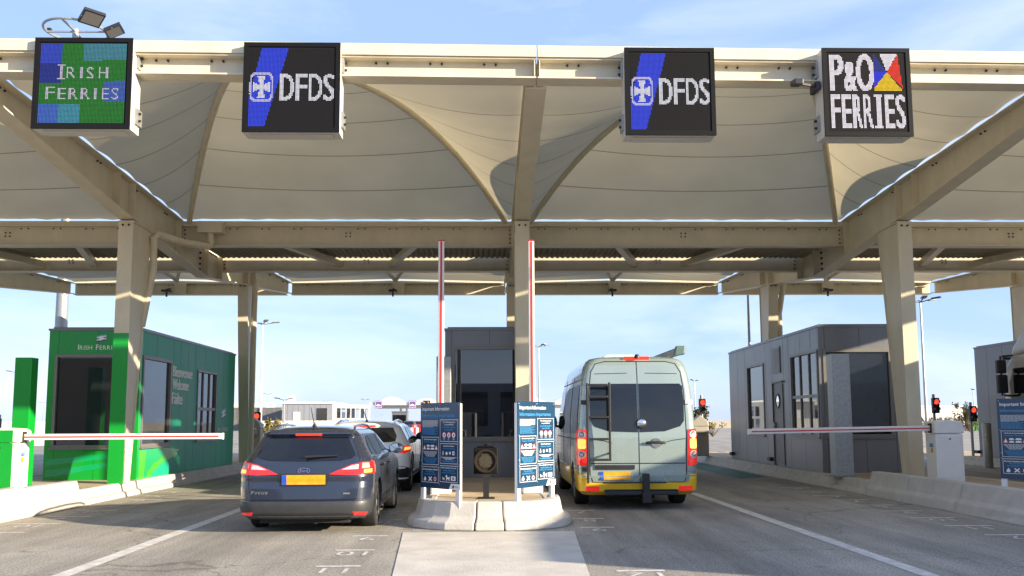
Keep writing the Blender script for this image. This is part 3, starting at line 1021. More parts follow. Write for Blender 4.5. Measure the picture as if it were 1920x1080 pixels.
# right wall apart: same green, teal sky reflection put into its colour, window openings
for ch in list(bt.children):
    if ch.name.startswith('wall'): bpy.data.objects.remove(ch)
mb = MB()
wall_open(mb, 'x', 0, W, 0, H, 0, .1, [(.14, 1.78, .66, 2.6)])
wall_open(mb, 'y', .1, L - .1, 0, H, 0, .1, [])
wall_open(mb, 'x', 0, W, 0, H, L - .1, L, [(.3, W - .3, .9, 2.5)])
for a, z0, z1 in ((.2, 0, H), (1.02, 0, .6), (1.02, 2.66, H), (1.72, 0, .6)): joint(mb, 'x', a, 0, -1, z0, z1)
mb.build('wall', [M['green'], M['gjoint']], bt)
mb = MB()
ops = [(.14, 1.92, .66, 2.6), (3.85, 5.5, .72, 2.5)]
wall_open(mb, 'y', .1, L - .1, 0, H, W - .1, W, ops)
for k in (.95, 2.02, 2.55, 3.1, 3.65, 4.5, 5.62, 6.15, 6.7):
    full = 1.92 < k < 3.85 or k > 5.5
    joint(mb, 'y', k, W, 1, 0 if full else 2.64, H)
    if not full: joint(mb, 'y', k, W, 1, 0, .6)
sw = mb.build('side_wall', [M['green_skyreflect'], mat('joint_sky_tint', (.004, .06, .04), .5)], bt)  # wall and joint colours both carry the painted sky reflection
window(bt, 'x', .14, 1.78, .66, 2.6, 0, -1)
window(bt, 'y', .14, 1.92, .66, 2.6, W, 1, fw_=.07)
window(bt, 'y', 3.85, 5.5, .72, 2.5, W, 1, mull=(4.4, 4.95), rails=(1.52,))
# prints: swooshes along the foot
def vpoly(mb, axis, pts, d, out, mi=0, ofs=.002):
    if axis == 'x': mb.add([(a, d + out * ofs, z) for a, z in pts], [tuple(range(len(pts)))], mi)
    else: mb.add([(d + out * ofs, a, z) for a, z in pts], [tuple(range(len(pts)))], mi)
mb = MB()
vpoly(mb, 'y', [(.12, 0), (.12, .6), (.55, .58), (.45, .1), (.4, 0)], W, 1, 0)
vpoly(mb, 'y', [(.45, 0), (.5, .42), (.6, .58), (.95, .62), (1.6, .62), (2.7, .55), (2.0, .35), (1.1, .25), (.8, 0)], W, 1, 1, .0025)
vpoly(mb, 'y', [(.62, .12), (1.0, .30), (1.7, .44), (2.5, .52), (2.5, .42), (1.6, .3), (1.0, .12), (.75, 0), (.62, 0)], W, 1, 0, .003)
vpoly(mb, 'x', [(.05, .05), (1.75, .34), (1.75, .42), (.05, .2)], 0, -1, 1)
vpoly(mb, 'x', [(.05, .3), (1.75, .48), (1.75, .58), (.05, .42)], 0, -1, 1)
pr = mb.build('printed_pattern', [M['green_a'], M['green_b']], bt)
# lettering
lw = mat('lettering_white', (.8, .84, .82), .5)
for s_, z in (('Bienvenue', 2.24), ('Welcome', 1.94), ('Fáilte', 1.60)):
    mb = MB()
    text(mb, s_, (W + .004, 2.02, z), (0, 1, 0), (0, 0, 1), .25 if s_ != 'Fáilte' else .27, {'Bienvenue': 1.40, 'Welcome': 1.14, 'Fáilte': .72}[s_], bold=.024)
    mb.build('lettering', lw, bt)
def logo(mb, org, right, h, mis, cap=True):
    """small slanted flag with a white clover above two capitalised words"""
    o, r, u = Vector(org), Vector(right), Vector((0, 0, 1))
    nn = r.cross(u)
    P_ = lambda a, b, k=0: o + r * a * h + u * b * h + nn * k
    cols = mis
    for i, mi_ in enumerate((1, 0, 2, 0, 3)):
        z0, z1 = i / 5, (i + 1) / 5
        mb.add([P_(0, z0, .001), P_(1.5, z0 + .28, .001), P_(1.5, z1 + .28, .001), P_(0, z1, .001)], [(0, 1, 2, 3)], mi_)
    for (a, b) in ((.72, .86), (.55, .58), (.9, .60)):
        mb.add([P_(a + .2 * math.cos(k * .7), b + .18 * math.sin(k * .7), .002) for k in range(9)], [tuple(range(9))], 0)
    mb.add([P_(.68, .5, .002), P_(.78, .5, .002), P_(.7, .2, .002), P_(.6, .2, .002)], [(0, 1, 2, 3)], 0)
def caps(mb, words, org, right, h, mi=0):
    x = Vector(org); r = Vector(right)
    for wd in words:
        for i, ch in enumerate(wd):
            v, t_ = text_tris(ch)
            hh = h if i == 0 else h * .8
            text(mb, ch, x, right, (0, 0, 1), hh, mi=mi)
            x = x + r * (v[:, 0].max() / v[:, 1].max() * hh + h * .16)
        x = x + r * h * .55
lmats = [lw, mat('logo_navy', (.01, .03, .22), .4), mat('logo_blue', (.02, .14, .5), .4), mat('logo_cyan', (.1, .4, .65), .4)]
for fn in (lambda mb: logo(mb, (.98, -.004, 2.86), (1, 0, 0), .13, None), lambda mb: logo(mb, (W + .004, 6.05, 1.25), (0, 1, 0), .26, None)):
    mb = MB(); fn(mb); mb.build('logo', lmats, bt)
for fn in (lambda mb: caps(mb, ('IRISH', 'FERRIES'), (.60, -.004, 2.70), (1, 0, 0), .11), lambda mb: caps(mb, ('IRISH', 'FERRIES'), (W + .004, 5.72, .93), (0, 1, 0), .13)):
    mb = MB(); fn(mb); mb.build('lettering', lmats, bt)
mb = MB()
mb.box(.2, 1.0, .35, .37, 1.25, 2.2)
mb.build('blind', M['blindg'], bt)
mb = MB()
mb.box(1.02, 1.74, .37, .39, 1.25, 2.3)
mb.build('blind', M['blind'], bt)

# grey booths
def grey_booth(label, loc, rz, side, L=8.2, W=1.9, H=3.25, detail=True):
    t = thing('toll_booth', label, 'toll booth', loc, rz, 'grey clad booths on the islands')
    z0, z1 = .78, 2.76
    fo = [(.09 if side < 0 else .14, W - .14, z0, z1)]
    so = [(.08, 2.05, z0, z1), (4.4, 6.1, z0 - .03, z1 - .03)] if detail else []
    lo, ro = (so, []) if side < 0 else ([], so)
    js = [('x', .14, 0, -1, 0, H), ('x', W - .11, 0, -1, 0, H), ('x', W * .52, 0, -1, z1 + .04, H), ('x', W * .56, 0, -1, 0, z0 - .05)]
    d, out = (0, -1) if side < 0 else (W, 1)
    if detail:
        for a in (.55, 1.3): js.append(('y', a, d, out, z1 + .04, H))
        js += [('y', 2.2, d, out, 0, H), ('y', 2.62, d, out, 0, H), ('y', 3.65, d, out, 0, H), ('y', 4.2, d, out, 0, H), ('y', 5.2, d, out, z1 + .04, H),
               ('y', 6.35, d, out, 0, H), ('y', 7.2, d, out, 0, H), ('y', 5.2, d, out, 0, z0 - .1), ('y', 1.1, d, out, 0, z0 - .1)]
    booth_shell(t, W, L, H, [M['grey'], M['greydark']], fo, lo, ro, js, M['grey'])
    window(t, 'x', *fo[0], 0, -1, fw_=.07)
    if detail:
        window(t, 'y', .08, 2.05, z0, z1, d, out, mull=(.75, 1.4), rails=(1.72,), fw_=.06)
        window(t, 'y', 4.4, 6.1, z0 - .03, z1 - .03, d, out, fw_=.06)
        mb = MB()     # door leaf with a round port
        abox(mb, 'y', 2.72, 3.5, d + out * .004, d + out * .02, .05, 2.1)
        abox(mb, 'y', 2.66, 3.56, d + out * .001, d + out * .06, 2.13, 2.17)
        abox(mb, 'y', 3.5, 3.54, d + out * .001, d + out * .05, .02, 2.12)
        dr = mb.build('door', mat('door_grey', (.15, .145, .135), .45, metal=.2, var=.1), t)
        ring = lambda p, q, h: (d + out * (.021 + h), 3.12 + p, 1.66 + q)
        mb = MB(); mb.lathe([(.19, 0), (.19, .02), (.15, .02), (.15, .004)], ring, 28); mb.build('porthole_ring', M['black'], dr)
        mb = MB(); mb.lathe([(.15, .002), (.15, .006)], ring, 28); mb.build('porthole_pane', M['mirror'], dr)
        mb = MB(); abox(mb, 'y', 3.38, 3.42, d + out * .021, d + out * .07, .95, 1.12); abox(mb, 'y', 3.26, 3.42, d + out * .06, d + out * .075, 1.04, 1.06); mb.build('handle', M['galv'], dr)
        mb = MB()
        abox(mb, 'y', 2.85, 3.5, d + out * .002, d + out * .02, 2.38, 3.06)
        for k in range(14):
            abox(mb, 'y', 2.88, 3.47, d + out * .021, d + out * .035, 2.41 + k * .045, 2.425 + k * .045)
        mb.build('vent', M['frame'], t)
        mb = MB()
        for y in (3.75, 7.85):
            abox(mb, 'y', y, y + .25, d + out * .002, d + out * .10, .10, .2)
        mb.build('step_light', M['black'], t, bev=.01)
    return t
gb = grey_booth('long dark grey booth with a door, round port and side windows', (7.4, 20.2, .25), R_(-1.0), -1, W=1.78)
grey_booth('narrow grey booth seen end on behind the round signal lamp', (-.95, 19.25, .25), 0, 0, L=7.3, W=1.82, H=3.1, detail=False)
grey_booth('grey booth cut by the right edge, behind the lorry cab and navy board', (15.45, 20.6, .25), 0, -1, L=7.9, W=1.78, H=3.4)

# protective posts in front of the booths
def post(label, x, y, h, m_, wd=.30, dp=.34):
    t = thing('protective_post', label, 'post', (x, y, .25), 0, 'square steel posts guarding the booths')
    mb = MB(); mb.box(0, wd, 0, dp, .012, h); mb.build('shaft', m_, t, bev=.012)
    mb = MB(); mb.box(-.1, wd + .1, -.06, dp + .1, 0, .01)
    for a in (-.06, wd + .06):
        mb.lathe([(.02, .011), (.02, .05), (.01, .05)], lambda p, q, hh, A=a: (A + p, .0 + q, hh), 6)
    mb.build('base_plate', m_, t)
post('tall green square post left of the green booth', -9.03, 17.45, 2.42, M['green'], .32, .26)
post('galvanised square post beside the left raised barrier arm', -1.06, 18.0, 2.46, M['galv'], .29, .3)
post('galvanised square post in front of the dark grey booth with a door', 7.15, 18.75, 2.55, M['galv'], .37, .34)

# ================================================================== BARRIERS
def arm(t, p0, p1, loc):
    p0, p1 = Vector(p0), Vector(p1)
    d = (p1 - p0).normalized()
    mb = MB(); mb.bar(p0, p1, *((.05, .10) if abs(d.z) < .5 else (.095, .05)))
    a = mb.build('arm', M['white'], t, bev=.012)
    if abs(d.z) < .5:
        mb = MB(); mb.bar(p0 + Vector((0, -.029, 0)), p1 - d * .05 + Vector((0, -.029, 0)), .006, .022); mb.build('stripe', M['red'], a)
        mb = MB(); mb.bar(p1 + d * .001, p1 + d * .022, .056, .106); mb.build('end_cap', M['white'], a)
    else:
        mb = MB(); mb.bar(p0 + Vector((0, -.029, 0)), p1 - d * .01 + Vector((0, -.029, 0)), .032, .006); mb.build('stripe', M['red'], a)
        mb = MB(); mb.bar(p1 + d * .001, p1 + d * .02, .097, .052); mb.build('end_cap', M['red'], a)
    return a
def barrier(label, loc, wd, dp, h, armdir, colr, armlen=3.3, armz=.95):
    t = thing('lift_barrier', label, 'barrier gate', loc, 0, 'lift arm barriers on the islands')
    mb = MB(); mb.box(-wd / 2, wd / 2, 0, dp, .0, h * .78); mb.build('housing', colr, t, bev=.03)
    mb = MB()
    prof = [(-wd / 2 - .012, h * .785), (wd / 2 + .012, h * .785), (wd / 2 + .012, h * .95), (wd / 2 - .06, h * .985), (0, h), (-wd / 2 + .06, h * .985), (-wd / 2 - .012, h * .95)]
    mb.prism(prof, lambda p: (p[0], -.012, p[1]), lambda p: (p[0], dp + .012, p[1]))
    mb.build('hood', colr, t, bev=.02)
    mb = MB(); mb.box(-wd / 2 + .05, wd / 2 - .05, -.006, -.001, .1, h * .74)
    dr = mb.build('door', colr, t, bev=.004)
    mb = MB(); mb.lathe([(.014, 0), (.014, .012)], lambda p, q, hh: (p, -.007 - hh, h * .70 + q), 10); mb.build('lock', M['bolt'], dr)
    s = 1 if armdir[0] > 0 else -1
    mb = MB(); mb.lathe([(.035, 0), (.035, .04)], lambda p, q, hh: (s * (wd / 2 + hh), dp * .35 + p, h * .6 + q), 14); mb.build('key_switch', mat('switch_blue', (.1, .25, .45), .4), t)
    mb = MB(); mb.box(min(s * (wd / 2 + .001), s * (wd / 2 + .003)), max(s * (wd / 2 + .001), s * (wd / 2 + .003)), dp * .3, dp * .5, h * .48, h * .55); mb.build('sticker', M['plate'], t)
    if armdir[2]:
        arm(t, (0, -.05, armz), (0, -.05, armz + armlen), loc)
    else:
        z1 = armz + armdir[1]
        arm(t, (s * (wd / 2 + .01), -.03 if False else dp * .4, armz), (s * (wd / 2 + .01 + armlen), dp * .4, z1), loc)
        mb = MB(); mb.box(min(s * wd / 2, s * (wd / 2 + .03)), max(s * wd / 2, s * (wd / 2 + .03)), dp * .4 - .06, dp * .4 + .06, armz - .09, armz + .09); mb.build('hub', M['bolt'], t)
    return t
lb = barrier('green and white barrier box with its lowered arm across the left lane', (-8.05, 15.25, .25), .56, .40, 1.10, (1, 0, 0), M['white'], 3.28, .945)
mb = MB(); mb.box(-.285, .20, -.012, -.003, .02, .85); mb.box(-.295, .20, -.02, -.0135, .86, 1.06); mb.build('green_panel', M['green'], lb)
barrier('white barrier box with its lowered arm in front of the dark grey booth', (8.50, 16.7, .25), .52, .42, 1.16, (-1, -.05, 0), M['white'], 3.42, 1.01)
barrier('barrier box with raised arm behind the left navy board', (-.80, 14.9, .25), .34, .34, .98, (1, 0, 1), M['white'], 3.4, .75)
barrier('barrier box with raised arm in front of the centre column behind the right navy board', (.69, 14.9, .25), .34, .34, .98, (-1, 0, 1), M['white'], 3.4, .75)

# ================================================================== INFORMATION BOARDS
def board(label, pl, pr, z0, z1, leg0, group='navy information boards at the island ends'):
    """pl, pr: plan positions of the board's left and right edges seen from the front"""
    pl, pr = Vector((*pl, 0)), Vector((*pr, 0))
    r = (pr - pl).normalized()
    nrm = Vector((r.y, -r.x, 0))
    Wb, Hb = (pr - pl).length, z1 - z0
    t = thing('information_board', label, 'information board', (pl.x, pl.y, leg0), math.atan2(r.y, r.x), group)
    # local frame: x along board, -y towards viewer
    b0 = z0 - leg0
    mb = MB(); mb.box(0, Wb, -.004, .004, b0, b0 + Hb); pn = mb.build('panel', M['navy'], t)
    for x in (.03, Wb - .07):
        mb = MB(); mb.box(x - .03, x + .05, .006, .05, 0, b0 + Hb - .02); mb.build('leg', M['white'], t)
    mb = MB()
    X, Z = (1, 0, 0), (0, 0, 1)
    Y = -.0055
    sx, sz = Wb / .9, Hb / 1.18
    p = lambda a, b: (a * sx, Y, b0 + Hb - b * sz)
    text(mb, 'Important Information', p(.045, .125), X, Z, .068 * sz, .62 * sx, 0, bold=.0015)
    text(mb, 'Informations Importantes', p(.045, .215), X, Z, .064 * sz, .74 * sx, 1, bold=.0012)
    def line(a, b, wl, th=.007, mi=0, c=False):
        x0 = a - wl / 2 if c else a
        q0, q1 = p(x0, b), p(x0 + wl, b + th)
        # broken into word-like dashes
        x = q0[0]
        while x < q1[0] - .01:
            l = min(random.uniform(.022, .06) * sx, q1[0] - x)
            mb.add([(x, Y, q1[2]), (x + l, Y, q1[2]), (x + l, Y, q0[2]), (x, Y, q0[2])], [(0, 1, 2, 3)], mi)
            x += l + .007 * sx
    def rect(a0, b0_, a1, b1, th=.006, mi=0):
        for (x0, y0, x1, y1) in ((a0, b0_, a1, b0_ + th), (a0, b1 - th, a1, b1), (a0, b0_ + th, a0 + th, b1 - th), (a1 - th, b0_ + th, a1, b1 - th)):
            q0, q1 = p(x0, y0), p(x1, y1)
            mb.add([(q0[0], Y, q1[2]), (q1[0], Y, q1[2]), (q1[0], Y, q0[2]), (q0[0], Y, q0[2])], [(0, 1, 2, 3)], mi)
    for k in range(8): line(.045, .245 + k * .0125, .36 if k < 7 else .25, .0048)
    for k in range(8): line(.045, .350 + k * .0125, .36 - .04 * (k % 3), .0048, 1)
    def poly(pts, mi=0, dy=0):
        mb.add([(p(a, b)[0], Y - dy, p(a, b)[2]) for a, b in pts], [tuple(range(len(pts)))], mi)
    def disc(cx, cy, r_, mi=0, dy=0, n=18):
        poly([(cx + r_ * math.cos(2 * math.pi * k / n), cy - r_ * math.sin(2 * math.pi * k / n)) for k in range(n)], mi, dy)
    def head(s_, cx, y, wd, mi=0, h=.026):
        text(mb, s_, p(cx - wd / 2, y), X, Z, h * sz, wd * sx, mi, bold=.0008)
    # left column
    rect(.04, .475, .43, .86)
    head('Undeclared passengers', .235, .525, .30); head('Passagers clandestins', .235, .56, .29, 1)
    for cx in (.10, .375):
        poly([(cx - .042, .655), (cx + .042, .655), (cx, .575)], 2); poly([(cx - .028, .647), (cx + .028, .647), (cx, .592)], 0, .0006)
    for (cx, cy) in ((.185, .60), (.285, .60), (.185, .64), (.285, .64)):
        wv = .035 if cx < .2 else .044
        poly([(cx - wv, cy + .012), (cx + wv, cy + .012), (cx + wv, cy - .003), (cx + wv * .6, cy - .016), (cx - wv * .7, cy - .016), (cx - wv, cy - .002)], 0)
        disc(cx - wv * .5, cy + .013, .007, 3, .0005, 8); disc(cx + wv * .5, cy + .013, .007, 3, .0005, 8)
    for k in range(6): line(.235, .675 + k * .0135, .34 - .03 * k, .005, 0, True)
    for k in range(6): line(.235, .765 + k * .0135, .33 - .022 * k, .005, 1, True)
    rect(.04, .885, .43, 1.105)
    head('No fuel containers onboard', .235, .935, .35); head('Pas de bidons', .235, .968, .20, 1); head('de carburant à bord', .235, 1.0, .27, 1)
    poly([(.105, 1.085), (.135, 1.08), (.145, 1.06), (.12, 1.02), (.10, 1.04), (.085, 1.06), (.09, 1.08)], 0)
    poly([(.195, 1.03), (.21, 1.02), (.28, 1.075), (.265, 1.088)], 0); poly([(.28, 1.03), (.265, 1.02), (.195, 1.075), (.21, 1.088)], 0, .0004)
    disc(.35, 1.053, .037, 2); disc(.35, 1.053, .028, 0, .0005); poly([(.335, 1.07), (.365, 1.07), (.365, 1.035), (.335, 1.035)], 3, .001)
    # right column
    rect(.46, .235, .86, .535)
    head('The following items', .66, .285, .27); head('are prohibited', .66, .318, .20); head('Les articles suivants', .66, .352, .27, 1); head('sont interdits', .66, .385, .19, 1)
    for cx in (.555, .66, .765):
        disc(cx, .445, .043, 2); disc(cx, .445, .034, 0, .0005); poly([(cx - .012, .465), (cx + .008, .465), (cx + .016, .43), (cx - .006, .428)], 3, .001)
        line(cx, .495, .05, .006, 0, True); line(cx, .513, .06, .005, 1, True)
    rect(.46, .56, .86, .835)
    head('Special assistance', .66, .61, .24); head('Assistance spéciale', .66, .643, .25, 1)
    disc(.53, .70, .018, 0); disc(.53, .70, .010, 3, .0005); poly([(.525, .69), (.535, .69), (.535, .66), (.525, .66)], 0)
    disc(.61, .695, .022, 0); disc(.685, .69, .02, 0); poly([(.68, .71), (.69, .71), (.70, .67), (.69, .67)], 0); poly([(.74, .715), (.785, .715), (.785, .665), (.74, .665)], 0); disc(.762, .69, .012, 3, .0005)
    for k in range(3): line(.66, .745 + k * .013, .34 - .09 * k, .007, 0, True)
    for k in range(2): line(.66, .79 + k * .013, .32 - .1 * k, .007, 1, True)
    rect(.46, .86, .86, 1.085)
    head('Please declare your pets', .66, .905, .33); head('Veuillez déclarer vos', .66, .938, .27, 1); head('animaux de compagnie', .66, .97, .31, 1)
    for (cx, cy, s_) in ((.545, 1.04, .55), (.64, 1.03, 1.0)):    # small cat and larger dog figures
        poly([(cx - .035 * s_, cy + .035 * s_), (cx - .022 * s_, cy + .035 * s_), (cx - .018 * s_, cy + .012 * s_), (cx + .018 * s_, cy + .012 * s_), (cx + .022 * s_, cy + .035 * s_), (cx + .035 * s_, cy + .035 * s_), (cx + .038 * s_, cy - .01 * s_), (cx + .055 * s_, cy - .03 * s_), (cx + .03 * s_, cy - .015 * s_), (cx - .01 * s_, cy - .012 * s_), (cx - .02 * s_, cy - .045 * s_), (cx - .04 * s_, cy - .04 * s_), (cx - .055 * s_, cy - .022 * s_), (cx - .035 * s_, cy - .015 * s_)], 0)
    poly([(.71, 1.06), (.81, 1.06), (.81, 1.0), (.71, 1.0)], 0); disc(.76, 1.03, .022, 3, .0005); poly([(.755, 1.04), (.765, 1.04), (.765, 1.02), (.755, 1.02)], 0, .001)
    poly([(.66, 1.179), (.899, 1.179), (.899, 1.10), (.71, 1.10)], 0, .0002)
    poly([(.735, 1.16), (.77, 1.16), (.785, 1.12), (.75, 1.12)], 4, .001)
    text(mb, 'DFDS', (p(.795, 1.155)[0], Y - .0012, p(.795, 1.155)[2]), X, Z, .028 * sz, .08 * sx, 4)
    for (a, b) in ((.03, .03), (.87, .03), (.45, .03), (.03, .465), (.87, .545), (.03, .875), (.45, 1.115), (.87, .848), (.03, .80)):
        disc(a, b, .006, 0, .0006, 8)
    mb.build('printed_sheet', [M['pwhite'], M['ltblue'], M['pred'], M['navy'], M['black']], pn)
    return t
board('navy information board turned left, on the left side of the centre island', (-.975, 12.93), (-.40, 12.23), .51, 1.68, .25)
board('navy information board turned right towards the sun, on the right side of the centre island', (.37, 12.25), (.925, 12.97), .53, 1.69, .25)
board('navy information board cut by the right edge of the photo', (7.98, 14.15), (8.60, 13.5), .50, 1.74, .25)

# round signal lamp on a post
sl_ = thing('signal_lamp', 'black round signal lamp on a short post at the island end', 'signal lamp', (-.06, 14.05, .25))
mb = MB(); mb.box(-.045, .045, .0, .09, .014, .36); mb.box(-.06, .06, -.012, .1, .30, .37); mb.build('post', M['black'], sl_)
mb = MB(); mb.box(-.13, .13, -.09, .18, 0, .012); mb.build('foot_plate', M['black'], sl_)
mb = MB(); mb.box(-.19, .18, -.02, .18, .37, .77); mb.box(-.14, .13, .0, .16, .772, .80); mb.box(-.03, .03, .02, .08, .80, .83); lh = mb.build('housing', M['bezel'], sl_, bev=.015)
mb = MB(); mb.lathe([(.175, 0), (.175, .05), (.15, .05), (.145, .01)], lambda p, q, h: (-.005 + p, -.021 - h, .57 + q), 32); mb.build('visor_ring', mat('brown_ring', (.035, .025, .018), .4, spec=.2), lh, smooth=30)
mb = MB(); mb.lathe([(.145, 0), (.10, .015), (.0, .02)], lambda p, q, h: (-.005 + p, -.022 - h, .57 + q), 28); mb.build('lens', mat('lens_dark', (.012, .012, .012), .4, spec=.2), lh, smooth=50)
mb = MB()
for k in range(90):
    rr = .108 * math.sqrt((k + .5) / 90); a = k * 2.39996
    mb.lathe([(.0052, 0), (.0045, .006)], lambda p, q, h, X=rr * math.cos(a), Z=rr * math.sin(a): (-.005 + X + p, -.04 - h, .57 + Z + q), 6)
mb.build('led_dots', mat('led_dots_off', (.32, .28, .20), .3), lh)

# ================================================================== VEHICLES
class Hull:
    """body as stacked plan outlines; rows: (z, yr, yf, hw, rr, rf, bulge)"""
    def __init__(s, rows, arches=(), nz=70, sub=2, crease=None):
        s.rows = np.array(rows, float)
        s.arches = arches
        s.nz = nz
    def row(s, z):
        r = s.rows
        z = min(max(z, r[0, 0]), r[-1, 0])
        return [np.interp(z, r[:, 0], r[:, k]) for k in range(1, 7)]
    def rear(s, x, z):
        yr, yf, hw, rr, rf, bu = s.row(z)
        a = abs(x)
        fl = hw - rr
        y = yr + bu * (min(a, fl) / max(hw, 1e-6)) ** 2
        if a > fl:
            q = min((a - fl) / rr, 1)
            y += rr * (1 - math.sqrt(max(0, 1 - q * q)))
        return y
    def side(s, y, z):
        yr, yf, hw, rr, rf, bu = s.row(z)
        yb = yr + bu * ((hw - rr) / max(hw, 1e-6)) ** 2
        if y < yb + rr:
            q = min(max((yb + rr - y) / rr, 0), 1)
            return hw - rr + rr * math.sqrt(max(0, 1 - q * q))
        if y > yf - rf:
            q = min(max((y - (yf - rf)) / rf, 0), 1)
            return hw - rf + rf * math.sqrt(max(0, 1 - q * q))
        return hw
    def ring(s, z):
        yr, yf, hw, rr, rf, bu = s.row(z)
        pts = []
        fl = hw - rr
        yb = yr + bu * (fl / max(hw, 1e-6)) ** 2
        for i in range(7):
            x = fl * i / 7
            pts.append((x, yr + bu * (x / max(hw, 1e-6)) ** 2))
        for i in range(8):
            a = math.pi / 2 * i / 8
            pts.append((fl + rr * math.sin(a), yb + rr * (1 - math.cos(a))))
        n = 56
        y0, y1 = yb + rr, yf - rf
        for i in range(n + 1):
            pts.append((hw, y0 + (y1 - y0) * i / n))
        for i in range(1, 9):
            a = math.pi / 2 * i / 8
            pts.append((hw - rf + rf * math.cos(a), y1 + rf * math.sin(a)))
        for i in range(1, 6):
            pts.append(((hw - rf) * (1 - i / 5), yf))
        full = pts + [(-x, y) for x, y in reversed(pts[1:-1])]
        out = []
        for x, y in full:
            zz = z
            if abs(x) > hw - max(rr, rf) * .9:
                for cy, cz, r in s.arches:
                    d = r * r - (y - cy) ** 2
                    if d > 0: zz = max(zz, cz + math.sqrt(d))
            out.append((x, y, zz))
        return out
    def mesh(s, mb, mi=0):
        zs = sorted(set(list(np.linspace(s.rows[0, 0], s.rows[-1, 0], s.nz)) + list(s.rows[:, 0])))
        rings = [s.ring(z) for z in zs]
        n = len(rings[0])
        vs = [p for r in rings for p in r]
        fs = []
        for i in range(len(rings) - 1):
            for k in range(n):
                k2 = (k + 1) % n
                q = (i * n + k, i * n + k2, (i + 1) * n + k2, (i + 1) * n + k)
                if vs[q[0]] == vs[q[3]] and vs[q[1]] == vs[q[2]]: continue
                fs.append(q)
        fs.append(tuple(range((len(rings) - 1) * n, len(rings) * n)))
        mb.add(vs, fs, mi)
    def pt(s, mode, a, z, off):
        e = .012
        if mode == 'r':
            f = lambda a_, z_: Vector((a_, s.rear(a_, z_), z_))
        elif mode == 'R':
            f = lambda a_, z_: Vector((s.side(a_, z_), a_, z_))
        elif mode == 'L':
            f = lambda a_, z_: Vector((-s.side(a_, z_), a_, z_))
        elif mode == 's':
            def f(a_, z_):
                yr, yf, hw, rr, rf, bu = s.row(z_)
                fl = hw - rr
                sg = 1 if a_ >= 0 else -1
                q = abs(a_)
                if q <= fl: return Vector((a_, s.rear(a_, z_), z_))
                yb = yr + bu * (fl / hw) ** 2
                q -= fl
                if q < rr * math.pi / 2:
                    return Vector((sg * (fl + rr * math.sin(q / rr)), yb + rr * (1 - math.cos(q / rr)), z_))
                return Vector((sg * hw, yb + rr + q - rr * math.pi / 2, z_))
        p = f(a, z)
        if off:
            n = (f(a + e, z) - f(a - e, z)).cross(f(a, z + e) - f(a, z - e))
            n.normalize()
            c = Vector((0, (s.rows[0, 1] + s.rows[0, 2]) / 2, z))
            if n.dot(p - c) < 0: n = -n
            p = p + n * off
        return p
    def patch(s, mb, mode, poly, off=.004, skirt=.012, da=.07, dz=.05, mi=0):
        bm = bmesh.new()
        f = bm.faces.new([bm.verts.new((a, z, 0)) for a, z in poly])
        A = [p[0] for p in poly]; Z = [p[1] for p in poly]
        for lo, hi, d, no in ((min(A), max(A), da, (1, 0, 0)), (min(Z), max(Z), dz, (0, 1, 0))):
            k = math.floor(lo / d) + 1
            while k * d < hi - 1e-6:
                co = (k * d, 0, 0) if no[0] else (0, k * d, 0)
                bmesh.ops.bisect_plane(bm, geom=bm.verts[:] + bm.edges[:] + bm.faces[:], plane_co=co, plane_no=no)
                k += 1
        bmesh.ops.triangulate(bm, faces=[f_ for f_ in bm.faces if len(f_.verts) > 4])
        bm.verts.index_update()
        vs = [s.pt(mode, v.co.x, v.co.y, off) for v in bm.verts]
        fs = [tuple(v.index for v in f_.verts) for f_ in bm.faces]
        if skirt:
            bd = [e_ for e_ in bm.edges if len(e_.link_faces) == 1]
            mp_ = {}
            for e_ in bd:
                for v in e_.verts:
                    if v.index not in mp_:
                        mp_[v.index] = len(vs)
                        vs.append(s.pt(mode, v.co.x, v.co.y, off - skirt))
                i, j = e_.verts[0].index, e_.verts[1].index
                fs.append((i, j, mp_[j], mp_[i]))
        bm.free()
        mb.add(vs, fs, mi)
def strip(path, w_):       # thin band polygon along a 2d polyline
    L, R = [], []
    for i, p in enumerate(path):
        a, b = path[max(i - 1, 0)], path[min(i + 1, len(path) - 1)]
        d = math.hypot(b[0] - a[0], b[1] - a[1]) or 1
        nx, ny = -(b[1] - a[1]) / d * w_ / 2, (b[0] - a[0]) / d * w_ / 2
        L.append((p[0] + nx, p[1] + ny)); R.append((p[0] - nx, p[1] - ny))
    return L + R[::-1]
def mirror(poly): return [(-a, z) for a, z in reversed(poly)]
def rounded(x0, x1, z0, z1, r, n=4):
    out = []
    for cx, cz, a0 in ((x1 - r, z0 + r, -90), (x1 - r, z1 - r, 0), (x0 + r, z1 - r, 90), (x0 + r, z0 + r, 180)):
        for k in range(n + 1):
            a = R_(a0 + 90 * k / n)
            out.append((cx + r * math.cos(a), cz + r * math.sin(a)))
    return out
